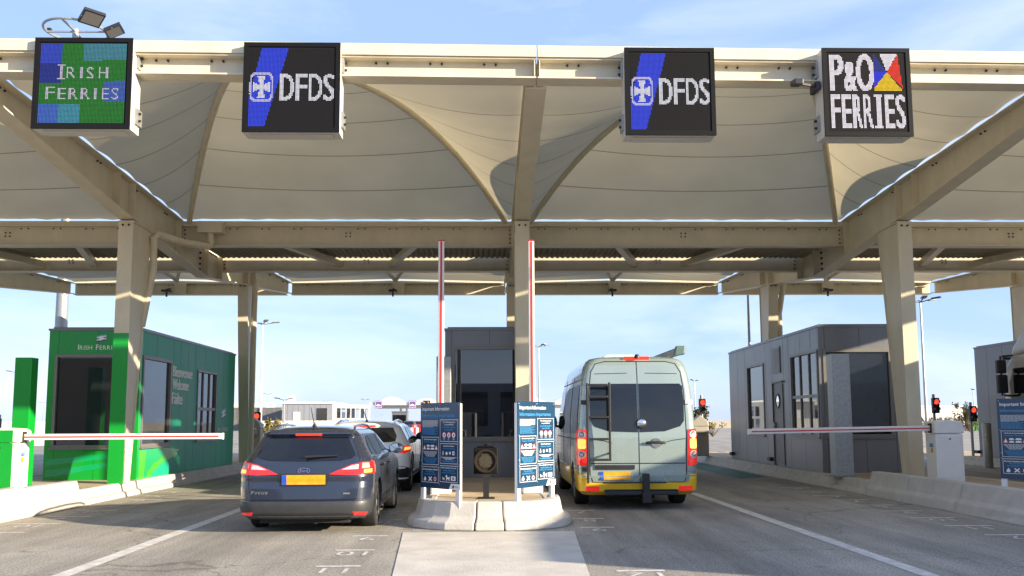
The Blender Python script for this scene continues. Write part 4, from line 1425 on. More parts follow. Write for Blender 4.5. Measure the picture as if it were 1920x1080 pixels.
def wheel(t, x, y, r, wt, side, rimcol=None, spokes=10):
    w_ = thing('wheel', None, None, (x, y, r))
    w_.parent = t
    xo = side * wt / 2
    ax = lambda p, q, h: (h * side, p, q)
    mb = MB()
    mb.lathe([(r * .62, -wt / 2), (r * .93, -wt / 2), (r * .985, -wt * .42), (r, -wt * .3), (r, wt * .3), (r * .985, wt * .42), (r * .93, wt / 2), (r * .70, wt / 2), (r * .66, wt * .42)], ax, 40)
    for gx in (-.22, 0, .22):
        mb.lathe([(r * 1.0005, (gx - .02) * wt), (r * 1.0035, (gx - .02) * wt), (r * 1.0035, (gx + .02) * wt), (r * 1.0005, (gx + .02) * wt)], ax, 40)
    mb.build('tyre', M['rubber'], w_, smooth=35)
    mb = MB()
    mb.lathe([(r * .67, wt * .40), (r * .665, wt * .46), (r * .62, wt * .45), (r * .60, wt * .2)], ax, 40)
    mb.lathe([(r * .17, wt * .1), (r * .17, wt * .40), (r * .14, wt * .43), (.01, wt * .44)], ax, 20)
    for k in range(spokes):
        a = 2 * math.pi * k / spokes
        def sp(u, v, h):
            return (h * side, u * math.cos(a) - v * math.sin(a), u * math.sin(a) + v * math.cos(a))
        b = [sp(r * .12, -r * .05, wt * .3), sp(r * .62, -r * .045, wt * .36), sp(r * .62, r * .045, wt * .36), sp(r * .12, r * .05, wt * .3)]
        tp = [sp(r * .12, -r * .04, wt * .40), sp(r * .62, -r * .035, wt * .44), sp(r * .62, r * .035, wt * .44), sp(r * .12, r * .04, wt * .40)]
        mb.hexa(b, tp)
    mb.lathe([(r * .6, wt * .02), (.01, wt * .02)], ax, 24, 1)
    mb.build('rim', [rimcol or M['rim'], M['black']], w_, smooth=35)
    return w_
def well(mb, x0, x1, y, z, r, mi=0):
    mb.lathe([(r, 0), (r, x1 - x0)], lambda p, q, h: (x0 + h, y + p, max(z + q, z - .02)), 28, mi)

# ---------------- dark blue-grey estate car
def estate_car():
    pt_ = mat('car_blue_grey', (0.022, 0.031, 0.056), 0.27, metal=.3, coat=1.0, var=.05, vscale=3)
    t = thing('estate_car', 'dark blue grey estate car with yellow number plate, its brake lights on', 'car', (-2.39, 11.78, 0), R_(.4))
    t.scale = (.955, 1, 1)
    ax1, ax2, r = 1.0, 3.6, .31
    H_ = Hull([(.19, .10, 4.25, .80, .26, .5, .07), (.225, .02, 4.36, .872, .28, .55, .08), (.33, -.005, 4.42, .895, .28, .6, .08), (.425, .0, 4.45, .90, .28, .6, .08),
               (.437, .035, 4.45, .90, .28, .6, .08), (.58, .05, 4.45, .905, .28, .6, .07), (.66, .062, 4.44, .905, .28, .6, .07), (.72, .05, 4.42, .905, .29, .6, .07), (.755, .055, 4.38, .905, .30, .6, .07), (.83, .09, 4.22, .90, .30, .6, .07),
               (.88, .12, 3.9, .89, .30, .5, .07), (.92, .15, 3.55, .87, .28, .4, .07), (.95, .17, 3.32, .855, .26, .35, .07), (1.05, .25, 3.06, .785, .22, .35, .07), (1.15, .33, 2.82, .73, .20, .32, .07),
               (1.235, .40, 2.60, .685, .18, .3, .07), (1.262, .36, 2.52, .67, .17, .3, .06), (1.285, .365, 2.45, .65, .2, .3, .06), (1.315, .42, 2.3, .61, .25, .3, .05), (1.345, .58, 2.1, .51, .3, .3, .04), (1.365, .8, 1.95, .38, .3, .3, .03), (1.375, 1.05, 1.8, .2, .18, .18, .02)],
              arches=((ax1, .30, .365), (ax2, .30, .365)))
    mb = MB(); H_.mesh(mb); body = mb.build('body', pt_, t, smooth=32)
    mb = MB(); mb.box(-.78, .78, .3, 4.1, .17, .55); mb.box(-.60, .60, .18, .5, .13, .21); mb.box(-.45, -.30, .12, .2, .19, .22)
    for s in (-1, 1):
        for y in (ax1, ax2): well(mb, s * .60 - .15, s * .60 + .2, y, .3, .36)
    mb.tube([(-.35, .14, .185), (-.3, .6, .2)], .03); mb.tube([(.15, .18, .165), (.15, .7, .2)], .05)
    mb.build('underbody', M['under'], t)
    mb = MB(); H_.patch(mb, 's', [(-1.12, .19), (1.12, .19), (1.12, .43), (-1.12, .43)], .006); bmp = mb.build('bumper', mat('bumper_grey', (.028, .030, .034), .5, coat=.15, var=.2, vscale=8), t, smooth=30)
    mb = MB(); H_.patch(mb, 's', [(-.62, .20), (.62, .20), (.66, .245), (.60, .27), (-.60, .27), (-.66, .245)], .010); mb.build('valance', M['black'], bmp)
    for s in (-1, 1):
        q = [(.68, .238), (.86, .240), (.885, .268), (.66, .282)]
        mb = MB(); H_.patch(mb, 's', q if s > 0 else mirror(q), .012); mb.build('reflector', M['lred'], bmp)
    # tailgate glass, wiper, lights
    gl = [(-.53, 1.225), (.53, 1.225), (.645, 1.03), (.665, .985), (.62, .952), (.48, .925), (0, .915), (-.48, .925), (-.62, .952), (-.665, .985), (-.645, 1.03)]
    mb = MB(); H_.patch(mb, 'r', gl[::-1], .006); mb.build('rear_window', M['carglass'], t, smooth=30)
    # a wide dark print round the glass edge, brake lamp, tailgate shut lines
    mb = MB(); H_.patch(mb, 'r', rounded(-.18, .18, 1.252, 1.268, .006), .012); mb.build('brake_lamp', M['lredlit'], t)
    mb = MB()
    for q in ([(-.70, .43), (-.735, .55), (-.76, .70), (-.76, .86), (-.71, 1.0), (-.62, 1.2)],):
        H_.patch(mb, 's', strip(q, .010), .003, .004); H_.patch(mb, 's', strip(mirror(q), .010), .003, .004)
    H_.patch(mb, 's', strip([(-.70, .432), (0, .432), (.70, .432)], .012), .008, .004)
    H_.patch(mb, 'r', [(-.62, .765), (.62, .765), (.56, .742), (.34, .735), (.31, .61), (-.31, .61), (-.34, .735), (-.56, .742)], .005, .004)
    mb.build('shut_line', M['black'], t)
    mb = MB(); H_.patch(mb, 'r', [(-.29, .625), (.29, .625), (.29, .745), (-.29, .745)], .012, .008); pl = mb.build('number_plate', M['plate'], t)
    mb = MB(); H_.patch(mb, 'r', [(-.29, .626), (-.225, .626), (-.225, .744), (-.29, .744)], .0135, .001); mb.build('plate_band', M['plateblue'], pl)
    mb = MB(); H_.patch(mb, 'r', [(-.295, .607), (.295, .607), (.295, .624), (-.295, .624)], .012, .006); mb.build('plate_holder', M['black'], pl)
    mb = MB(); n_ = 24
    y0 = H_.rear(0, .80)
    mb.add([(.085 * math.cos(2 * math.pi * k / n_), y0 - .012, .80 + .037 * math.sin(2 * math.pi * k / n_)) for k in range(n_)], [tuple(range(n_))], 0)
    mb.add([(.077 * math.cos(2 * math.pi * k / n_), y0 - .0135, .80 + .031 * math.sin(2 * math.pi * k / n_)) for k in range(n_)], [tuple(range(n_))], 1)
    text(mb, 'Ford', (-.05, y0 - .0145, .783), (1, 0, 0), (0, 0, 1), .034, .10, 0)
    mb.build('badge', [M['chrome'], mat('badge_blue', (.01, .025, .13), .25, coat=.6)], t)
    mb = MB()
    yq = H_.rear(-.6, .5)
    for i, ch in enumerate('Focus'):
        yb = H_.rear(-.68 + i * .047, .5) - .008
        text(mb, ch, (-.70 + i * .047, yb, .505), (.98, -.02, 0), (.25, 0, .97), .042 if i == 0 else .032, .035)
    mb.box(.53, .62, H_.rear(.6, .5) - .012, H_.rear(.6, .5) - .002, .50, .52)
    mb.build('script_badge', M['chrome'], t)
    mb = MB(); yw = lambda x, z: H_.rear(x, z) - .03
    mb.tube([(.02, yw(.02, .955), .955), (.0, yw(0, .975) - .02, .975), (.42, yw(.42, .99), .985)], [.02, .016, .008], 8)
    mb.build('rear_wiper', M['black'], t, smooth=40)
    for s in (-1, 1):
        mm = (lambda p: p) if s > 0 else mirror
        full = [(.34, .752), (.62, .742), (1.06, .752), (1.13, .80), (1.13, .86), (1.02, .905), (.80, .90), (.62, .865), (.48, .81)]
        mb = MB(); H_.patch(mb, 's', mm(full), .012, .02); lp = mb.build('tail_lamp', M['lred'], t, smooth=30)
        mb = MB(); H_.patch(mb, 's', mm([(.50, .805), (.72, .812), (.72, .868), (.64, .858)]), .014, .002); mb.build('reversing_lens', M['lclear'], lp)
        mb = MB(); H_.patch(mb, 's', mm([(.77, .82), (.90, .825), (.88, .885), (.77, .885)]), .014, .002); mb.build('indicator_lens', mat('lamp_pinkish', (.65, .35, .3), .15, coat=.8), lp)
        mb = MB(); H_.patch(mb, 's', mm([(.80, .762), (.95, .765), (.95, .812), (.80, .808)]), .014, .002); mb.build('lit_lens', M['orange'], lp)
        md = 'R' if s > 0 else 'L'
        # side glass in three lights
        for q in ([(.70, .985), (1.12, .968), (1.12, 1.225), (.98, 1.225), (.78, 1.10)], [(1.17, .967), (1.98, .957), (1.98, 1.24), (1.17, 1.228)], [(2.06, .957), (3.05, .958), (2.72, 1.10), (2.42, 1.235), (2.06, 1.24)]):
            mb = MB(); H_.patch(mb, md, q, .006); mb.build('side_window', M['carglass'], t, smooth=30)
        mb = MB(); H_.patch(mb, md, strip([(.66, .972), (.9, .957), (2.0, .944), (3.15, .944)], .014), .008); mb.build('window_trim', M['chrome'], t)
        mb = MB()
        for q in ([(1.36, .42), (1.32, .65), (1.17, .80), (1.15, 1.24)], [(2.02, .27), (2.02, 1.24)], [(3.12, .3), (3.15, .7), (3.12, .95)], [(1.36, .3), (3.1, .3)]):
            H_.patch(mb, md, strip(q, .009), .002, .003)
        mb.build('door_line', M['black'], t)
        for y in (1.28, 2.12):
            mb = MB(); x = s * (H_.side(y, .82) + .03)
            mb.tube([(x - s * .03, y, .815), (x, y + .03, .82), (x, y + .17, .825), (x - s * .03, y + .2, .82)], .014, 8); mb.build('door_handle', pt_, t, smooth=40)
        mb = MB(); xm_ = s * .96
        mb.lathe([(.03, 0), (.085, .02), (.10, .06), (.09, .12), (.05, .16)], lambda p, q, h: (xm_ + p * 1.25, 2.80 + h, 1.01 + q * .85), 20)
        mb.bar((s * .84, 2.87, .96), (s * .92, 2.86, .985), .05, .05)
        mr = mb.build('mirror', pt_, t, smooth=50)
        mb = MB(); mb.lathe([(.088, 0), (.0, .001)], lambda p, q, h: (xm_ + p * 1.2, 2.797 - h, 1.01 + q * .8), 20); mb.build('mirror_face', M['mirror'], mr)
        # roof rail
        mb = MB()
        pts = [(s * .60, .55, 1.30), (s * .58, .70, 1.345), (s * .56, 1.0, 1.372), (s * .56, 1.6, 1.385), (s * .57, 2.1, 1.37), (s * .59, 2.35, 1.31)]
        mb.tube(pts, .018, 8); mb.build('roof_rail', M['chrome'], t, smooth=40)
        for y in (ax1, ax2): wheel(t, s * .785, y, r, .20, s, None)
        # seats seen through the glass
    mb = MB()
    for x in (-.36, .36):
        mb.box(x - .22, x + .22, 1.55, 1.7, .55, 1.0); mb.box(x - .12, x + .12, 1.57, 1.67, 1.02, 1.17); mb.box(x - .22, x + .22, 2.5, 2.65, .55, 1.05); mb.box(x - .13, x + .13, 2.52, 2.62, 1.06, 1.21)
    mb.build('seat', M['seat'], t, bev=.03)
    mb = MB(); mb.tube([(-.0, .75, 1.365), (-.0, .72, 1.40), (-.03, .62, 1.62)], [.02, .008, .004], 8); mb.lathe([(.035, 0), (.02, .03), (.012, .06)], lambda p, q, h: (p, .75 + q, 1.36 + h), 10); mb.build('aerial', M['black'], t)
    return t
estate = estate_car()

# ---------------- white crossover ahead of it
def crossover(name, label, loc, rz, paint_, group=None):
    t = thing(name, label, 'car', loc, rz, group)
    ax1, ax2, r = .86, 3.4, .33
    H_ = Hull([(.22, .12, 4.0, .80, .25, .5, .07), (.27, .03, 4.1, .875, .28, .55, .08), (.48, 0, 4.15, .90, .28, .6, .08), (.50, .03, 4.15, .905, .28, .6, .08), (.70, .04, 4.12, .905, .28, .6, .07), (.85, .08, 4.0, .90, .28, .55, .07),
               (.92, .10, 3.7, .88, .26, .45, .07), (.97, .13, 3.2, .85, .25, .4, .07), (1.1, .22, 2.85, .78, .22, .35, .07), (1.22, .30, 2.55, .71, .2, .3, .06), (1.27, .27, 2.4, .68, .2, .3, .06), (1.31, .33, 2.25, .61, .24, .3, .05), (1.345, .5, 2.05, .5, .28, .3, .04), (1.37, .8, 1.85, .34, .26, .26, .03), (1.38, 1.05, 1.7, .15, .12, .12, .02)],
              arches=((ax1, .32, .39), (ax2, .32, .39)))
    mb = MB(); H_.mesh(mb); mb.build('body', paint_, t, smooth=32)
    mb = MB(); mb.box(-.78, .78, .3, 3.9, .19, .55)
    for s in (-1, 1):
        for y in (ax1, ax2): well(mb, s * .60 - .15, s * .60 + .2, y, .32, .385)
    mb.build('underbody', M['under'], t)
    mb = MB(); H_.patch(mb, 's', [(-1.08, .22), (1.08, .22), (1.08, .46), (.8, .50), (-.8, .50), (-1.08, .46)], .006); mb.build('bumper', M['black'], t, smooth=30)
    mb = MB(); H_.patch(mb, 'r', [(-.56, 1.23), (-.64, 1.07), (-.62, .97), (-.5, .955), (.5, .955), (.62, .97), (.64, 1.07), (.56, 1.23)], .006); mb.build('rear_window', M['carglass'], t, smooth=30)
    mb = MB(); H_.patch(mb, 'r', rounded(-.22, .22, 1.25, 1.275, .01), .010); mb.build('brake_lamp', M['lredlit'], t)
    mb = MB(); H_.patch(mb, 'r', [(-.26, .56), (.26, .56), (.26, .67), (-.26, .67)], .010); mb.build('number_plate', M['plate'], t)
    for s in (-1, 1):
        mm = (lambda p: p) if s > 0 else mirror
        mb = MB(); H_.patch(mb, 's', mm([(.50, .80), (.80, .74), (1.05, .80), (1.12, .88), (.85, .885), (.60, .87)]), .012); lp = mb.build('tail_lamp', M['lred'], t, smooth=30)
        mb = MB(); H_.patch(mb, 's', mm([(.80, .80), (1.0, .82), (1.02, .86), (.82, .86)]), .0135, .002); mb.build('lit_lens', M['orange'], lp)
        md = 'R' if s > 0 else 'L'
        for q in ([(1.0, 1.0), (1.6, .985), (1.6, 1.24), (1.28, 1.23)], [(1.7, .985), (2.75, .985), (2.3, 1.22), (1.7, 1.245)]):
            mb = MB(); H_.patch(mb, md, q, .006); mb.build('side_window', M['carglass'], t, smooth=30)
        mb = MB()
        for q in ([(1.28, .5), (1.25, .7), (.98, .98), (1.2, 1.25)], [(1.65, .4), (1.65, 1.25)], [(2.85, .42), (2.9, .9)]): H_.patch(mb, md, strip(q, .009), .002, .003)
        mb.build('door_line', M['black'], t)
        mb = MB(); H_.patch(mb, md, [(1.26, .22), (3.0, .22), (3.0, .36), (1.26, .36)], .006); mb.build('sill', M['black'], t)
        mb = MB(); H_.patch(mb, md, strip([(ax1 + .42 * math.cos(a_), .32 + .42 * math.sin(a_)) for a_ in np.linspace(.25, math.pi - .25, 14)], .05), .007); H_.patch(mb, md, strip([(ax2 + .42 * math.cos(a_), .32 + .42 * math.sin(a_)) for a_ in np.linspace(.25, math.pi - .25, 14)], .05), .007); mb.build('arch_trim', M['black'], t)
        mb = MB(); mb.lathe([(.03, 0), (.09, .02), (.10, .07), (.05, .15)], lambda p, q, h: (s * .95 + p * 1.25, 2.62 + h, 1.04 + q * .85), 18); mb.bar((s * .83, 2.68, .98), (s * .9, 2.68, 1.0), .05, .05); mb.build('mirror', M['black'], t, smooth=50)
        mb = MB(); mb.tube([(s * .58, .45, 1.30), (s * .55, .7, 1.355), (s * .54, 1.5, 1.38), (s * .56, 2.1, 1.34)], .02, 8); mb.build('roof_rail', M['chrome'], t, smooth=40)
        for y in (ax1, ax2): wheel(t, s * .785, y, r, .21, s, M['rim'], 7)
    mb = MB(); mb.tube([(0, .6, 1.355), (0, .57, 1.39), (-.05, .45, 1.56)], [.03, .01, .005], 8); mb.build('aerial', M['black'], t)
    return t
crossover('crossover_car', 'white crossover car ahead of the dark estate car', (-2.54, 18.3, 0), 0, mat('car_white', (.86, .86, .84), .25, coat=1.0, var=.03)).scale = (1.02, 1, 1.06)

# ---------------- campervan
def campervan():
    sage = mat('van_sage_silver', (.31, .385, .365), .27, metal=.35, coat=1.0, var=.05, vscale=2)
    dark = mat('van_side_dark', (.10, .11, .11), .16, metal=.6, coat=1.0)
    yel = mat('van_yellow', (.80, .50, .005), .35, coat=.6, var=.06, vscale=5)
    t = thing('campervan', 'silver green high roof campervan with yellow bumper, rear ladder and rolled awning', 'campervan', (2.40, 14.75, 0), R_(-.2))
    ax1, ax2, r = 1.15, 4.6, .335
    H_ = Hull([(.24, .10, 5.5, .88, .14, .4, .02), (.29, .0, 5.6, .945, .15, .4, .02), (.54, -.01, 5.75, .965, .16, .5, .02), (.553, .03, 5.75, .965, .14, .5, .02), (.8, .035, 5.75, .97, .13, .5, .02), (1.0, .035, 5.6, .97, .13, .5, .02), (1.15, .04, 5.3, .97, .13, .5, .02), (1.25, .045, 5.0, .965, .13, .45, .02),
               (1.6, .06, 4.7, .945, .13, .4, .02), (2.0, .10, 4.35, .905, .13, .4, .02), (2.2, .13, 4.1, .875, .14, .4, .02), (2.32, .16, 3.95, .845, .15, .4, .02), (2.40, .19, 3.85, .80, .16, .4, .02), (2.445, .22, 3.75, .74, .17, .4, .02), (2.47, .28, 3.6, .66, .2, .4, .02), (2.49, .42, 3.4, .5, .2, .3, .01), (2.505, .7, 3.1, .25, .15, .15, .01)],
              arches=((ax1, .33, .40), (ax2, .33, .40)), nz=80)
    mb = MB(); H_.mesh(mb); mb.build('body', sage, t, smooth=30)
    mb = MB(); mb.box(-.85, .85, .25, 5.2, .26, .6); mb.box(-.3, .3, .3, .8, .16, .26)
    for s in (-1, 1):
        for y in (ax1, ax2): well(mb, s * .62 - .15, s * .62 + .24, y, .33, .395)
    mb.build('underbody', M['under'], t)
    mb = MB(); H_.patch(mb, 's', [(-1.18, .24), (1.18, .24), (1.18, .55), (.84, .55), (.80, .43), (-.80, .43), (-.84, .55), (-1.18, .55)], .012, .02); bp = mb.build('bumper', yel, t, smooth=30)
    mb = MB(); mb.box(-.55, .62, -.10, .05, .235, .30); mb.box(-.56, .63, -.06, .05, .30, .325); mb.build('bumper_step', M['black'], bp, bev=.02)
    for s in (-1, 1):
        mm = (lambda p: p) if s > 0 else mirror
        mb = MB(); H_.patch(mb, 's', mm([(.64, .30), (.86, .30), (.86, .375), (.64, .375)]), .017); mb.build('reflector', M['lred'], bp)
    # rear doors
    dz0 = .435
    mb = MB()
    for q in ([(-.74, dz0), (-.78, .55), (-.80, 1.2), (-.78, 1.9), (-.74, 2.22), (-.66, 2.36), (-.5, 2.395), (.5, 2.395), (.66, 2.36), (.74, 2.22), (.78, 1.9), (.80, 1.2), (.78, .55), (.74, dz0), (-.74, dz0)],):
        H_.patch(mb, 'r', strip(q[:-1], .014), .003, .004, dz=.08)
    H_.patch(mb, 'r', strip([(-.74, dz0), (.74, dz0)], .014), .004, .004)
    H_.patch(mb, 'r', strip([(.02, dz0), (.02, 2.395)], .012), .0035, .004)
    H_.patch(mb, 'r', strip([(-.77, .735), (.77, .735)], .016), .004, .004)
    for s in (-1, 1):
        H_.patch(mb, 'r', strip([(s * .42, 1.06), (s * .55, 1.10), (s * .78, 1.13)], .012), .003, .004)
        H_.patch(mb, 'r', strip([(s * .15, 2.20), (s * .68, 2.19)], .010), .003, .004)
    mb.build('door_line', M['black'], t)
    gz = [(-.75, 2.02), (-.77, 1.75), (-.76, 1.42), (-.70, 1.33), (-.45, 1.25), (.0, 1.235)]
    for s in (-1, 1):
        q = [(.035 if s > 0 else -.0, 2.025), (.035 if s > 0 else -.0, 1.235), (.45, 1.25), (.70, 1.33), (.765, 1.42), (.77, 1.75), (.755, 1.98), (.71, 2.025)]
        if s < 0: q = [(-a if a > .1 else .005, z) for a, z in q]
        mb = MB(); H_.patch(mb, 'r', q, .008, .01); mb.build('rear_window', M['carglass'], t, smooth=30)
    mb = MB(); yq = H_.rear(.06, 1.4)
    mb.lathe([(.085, 0), (.085, .02), (.06, .035), (.0, .035)], lambda p, q, h: (.055 + p, yq - .01 - h, 1.375 + q), 24, 0)
    mb.lathe([(.065, .036), (.045, .045), (.0, .045)], lambda p, q, h: (.055 + p, yq - .01 - h, 1.375 + q), 16, 1)
    mb.build('vent_cap', [M['black'], M['chrome']], t, smooth=30)
    mb = MB(); yq = H_.rear(.3, 1.06)
    mb.lathe([(.08, 0), (.08, .012), (.0, .012)], lambda p, q, h: (.30 + p, yq - .004 - h, 1.06 + q), 20, 1)
    mb.tube([(.13, yq - .03, 1.065), (.18, yq - .05, 1.07), (.38, yq - .05, 1.07), (.44, yq - .03, 1.065)], .022, 10, 0)
    mb.build('door_handle', [M['black'], M['chrome']], t, smooth=40)
    mb = MB(); H_.patch(mb, 'r', [(-.70, .64), (-.06, .64), (-.06, .71), (-.70, .71)], .02); mb.build('plate_light_strip', M['black'], t)
    mb = MB(); H_.patch(mb, 'r', [(-.62, .475), (-.13, .475), (-.13, .605), (-.62, .605)], .016); pl = mb.build('number_plate', M['plate'], t)
    mb = MB(); H_.patch(mb, 'r', [(-.62, .476), (-.565, .476), (-.565, .604), (-.62, .604)], .018, .002); mb.build('plate_band', M['plateblue'], pl)
    mb = MB(); mb.box(.05, .15, -.16, -.02, .25, .58); mb.box(-.60, .42, -.13, -.09, .425, .45); mb.box(.03, .17, -.18, .0, .12, .28); mb.build('tow_carrier', M['black'], t, bev=.008)
    # lamps
    for s in (-1, 1):
        mm = (lambda p: p) if s > 0 else mirror
        mb = MB(); H_.patch(mb, 's', mm([(.80, .69), (1.02, .72), (1.03, 1.25), (.97, 1.29), (.83, 1.28), (.81, 1.0)]), .02, .03); lp = mb.build('tail_lamp', M['lred'], t, smooth=30)
        mb = MB(); H_.patch(mb, 's', mm(rounded(.845, .975, .97, 1.13, .03)), .023, .004); mb.build('lit_lens', M['orange'], lp)
        for z in (1.20, .88):
            mb = MB()
            for rr, mi_ in ((.062, 0), (.042, 1), (.024, 0)):
                c = [(.91 + rr * math.cos(a_), z + rr * math.sin(a_)) for a_ in np.linspace(0, 2 * math.pi, 19)[:-1]]
                H_.patch(mb, 's', mm(c), .026 - rr * .05, .003, da=.5, dz=.5, mi=mi_)
            mb.build('round_lens', [M['lclear'], mat('lens_grey', (.25, .22, .22), .2, metal=.5)], lp)
        for z in (1.72, .64):
            mb = MB(); H_.patch(mb, 's', mm([(.79, z - .035), (.90, z - .035), (.90, z + .035), (.79, z + .035)]), .03, .03)
            mb.build('hinge', M['black'] if s < 0 else M['galv'], t)
        md = 'R' if s > 0 else 'L'
        for q in ([(.28, 1.22), (1.5, 1.2), (1.5, 2.02), (.28, 2.02)], [(1.62, 1.2), (3.0, 1.2), (3.0, 2.02), (1.62, 2.02)], [(3.12, 1.2), (4.55, 1.2), (4.2, 1.7), (3.95, 2.0), (3.12, 2.02)]):
            mb = MB(); H_.patch(mb, md, q, .008); mb.build('side_window', M['carglass'], t, smooth=30)
        mb = MB(); H_.patch(mb, md, [(1.62, .26), (4.1, .26), (4.1, .62), (1.62, .62)], .010); H_.patch(mb, md, [(.18, .26), (.66, .26), (.8, .56), (.8, .62), (.18, .62)], .010); mb.build('yellow_sill', yel, t)
        mb = MB()
        for q in ([(1.56, .6), (1.56, 2.2)], [(3.06, .4), (3.06, 2.2)], [(.2, 1.12), (4.6, 1.12)], [(.25, 2.1), (4.2, 2.12)]): H_.patch(mb, md, strip(q, .016), .004, .004)
        mb.build('panel_line', M['black'], t)
        mb = MB(); mb.lathe([(.05, 0), (.09, .03), (.10, .1), (.05, .16)], lambda p, q, h: (s * 1.05 + p * .8, 4.75 + h, 1.40 + q * 1.5), 16); mb.bar((s * .93, 4.82, 1.3), (s * 1.03, 4.82, 1.33), .05, .05); mb.build('mirror', M['black'], t, smooth=50)
        for y in (ax1, ax2): wheel(t, s * .83, y, r, .23, s, M['rim'], 8)
    # ladder on the left door
    mb = MB()
    yl = -.10
    for x, z0_, z1_ in ((-.83, .43, 2.03), (-.47, .78, 2.04)):
        mb.box(x - .018, x + .018, yl - .02, yl + .02, z0_, z1_)
    for i, z in enumerate((.80, 1.13, 1.48, 1.72 + .09, 2.0)):
        mb.box(-.81, -.49, yl - .022, yl + .022, z - .018, z + .018)
    for x, z in ((-.83, .5), (-.83, 1.72), (-.47, .9), (-.47, 1.95)):
        mb.box(x - .012, x + .012, yl + .02, H_.rear(x, z) + .03, z - .015, z + .015)
    mb.build('ladder', M['black'], t, bev=.006)
    mb = MB(); H_.patch(mb, 'r', rounded(-.19, .24, 2.425, 2.455, .01), .03, .03); mb.build('brake_lamp', M['lredlit'], t)
    mb = MB(); mb.lathe([(.045, 0), (.05, .03), (.03, .07), (0, .075)], lambda p, q, h: (.03 + p, .16 + q, 2.44 + h), 14); mb.build('rear_camera', M['black'], t, smooth=50)
    mb = MB()
    prof = [(-.42, 2.49), (.22, 2.49), (.22, 2.54), (.15, 2.575), (-.35, 2.575), (-.42, 2.54)]
    mb.prism(prof, lambda p: (p[0], 1.1, p[1]), lambda p: (p[0], 1.7, p[1])); mb.build('roof_hatch', M['white'], t, bev=.02)
    # rolled awning along the right roof edge
    mb = MB()
    mb.tube([(.83, .52, 2.60), (.80, 3.4, 2.60)], .07, 16); mb.build('awning', M['galv'], t, smooth=40)
    mb = MB(); mb.hexa([(.70, .46, 2.50), (.90, .46, 2.53), (.90, .53, 2.53), (.70, .53, 2.50)], [(.74, .46, 2.68), (.92, .46, 2.68), (.92, .53, 2.68), (.74, .53, 2.68)])
    mb.build('awning_cap', mat('awning_green', (.10, .16, .15), .4), t, bev=.03)
    mb = MB(); mb.bar((.74, 1.0, 2.42), (.80, 1.0, 2.57), .05, .05); mb.build('awning_bracket', M['galv'], t)
    return t
campervan()

# ================================================================== THE LORRY IN THE NEXT LANE (cab seen at the right edge)
def lorry():
    wp = mat('lorry_white', (.62, .60, .56), .3, coat=.8, var=.04)
    t = thing('articulated_lorry', 'white lorry cab with roof deflector and black mirrors at the right edge', 'lorry', (12.75, 22.4, 0))
    # local: x 0..2.5 across, y negative backwards
    def cabsec(y, z0, z1, x0, x1): return [(x0, y, z0), (x1, y, z0), (x1, y, z1), (x0, y, z1)]
    mb = MB()
    secs = [(.0, .5, 1.75, .12, 2.38), (-.12, .45, 1.85, .03, 2.47), (-.35, .4, 2.75, .0, 2.5), (-.55, .4, 2.95, .0, 2.5), (-2.2, .4, 3.05, .0, 2.5)]
    rr = [cabsec(*s_) for s_ in secs]
    vs = [p for r_ in rr for p in r_]
    fs = [(0, 1, 2, 3), tuple(range(16, 20))[::-1]] + [(i * 4 + k, i * 4 + (k + 1) % 4, (i + 1) * 4 + (k + 1) % 4, (i + 1) * 4 + k) for i in range(4) for k in range(4)]
    mb.add(vs, fs); mb.build('cab', wp, t, bev=.06, seg=3)
    mb = MB()
    prof = [(-.30, 2.97), (-.42, 3.2), (-.9, 3.6), (-1.4, 3.8), (-2.2, 3.9), (-2.2, 3.06), (-.6, 2.97)]
    mb.prism(prof, lambda p: (.12, p[0], p[1]), lambda p: (2.38, p[0], p[1])); mb.build('roof_deflector', wp, t, bev=.08, seg=3)
    mb = MB(); mb.add([(-.006, -.5, 1.75), (-.006, -1.35, 1.72), (-.006, -1.35, 2.65), (-.006, -.62, 2.65), (-.006, -.42, 2.3)], [(0, 1, 2, 3, 4)]); mb.build('side_window', M['carglass'], t)
    mb = MB(); mb.add([(.15, -.09, 1.9), (2.35, -.09, 1.9), (2.38, -.335, 2.72), (.12, -.335, 2.72)], [(0, 1, 2, 3)]); mb.build('windscreen', M['carglass'], t)
    mb = MB(); mb.box(-.34, -.10, -.55, -.42, 2.05, 2.5); mb.box(-.34, -.12, -.55, -.42, 2.54, 2.86); mb.bar((-.2, -.5, 2.95), (.05, -.55, 2.97), .05, .05); mb.bar((-.2, -.5, 2.0), (.03, -.55, 1.98), .05, .05); mb.bar((-.22, -.47, 1.98), (-.22, -.47, 2.97), .05, .05)
    mb.build('mirror', M['black'], t, bev=.03)
    mb = MB(); mb.box(.1, 2.4, -.05, .02, 2.9, 2.96); mb.build('sun_visor', M['black'], t)
    mb = MB(); mb.box(0.02, 2.48, -19.1, -2.5, 1.15, 3.95); mb.build('trailer', wp, t, bev=.03)
    mb = MB(); mb.box(.6, 1.9, -18.9, -.6, .75, 1.1); mb.box(.05, .15, -12, -5, .4, 1.0); mb.build('chassis', M['under'], t)
    for y in (-1.3, -5.0, -14.6, -15.9, -17.2):
        for x in (.02, 2.18):
            mb = MB(); mb.lathe([(.3, 0), (.48, .02), (.5, .06), (.5, .26), (.48, .3), (.3, .3)], lambda p, q, h: (x + h, y + p, .5 + q), 30); mb.build('wheel', [M['rubber']], t, smooth=40)
lorry()

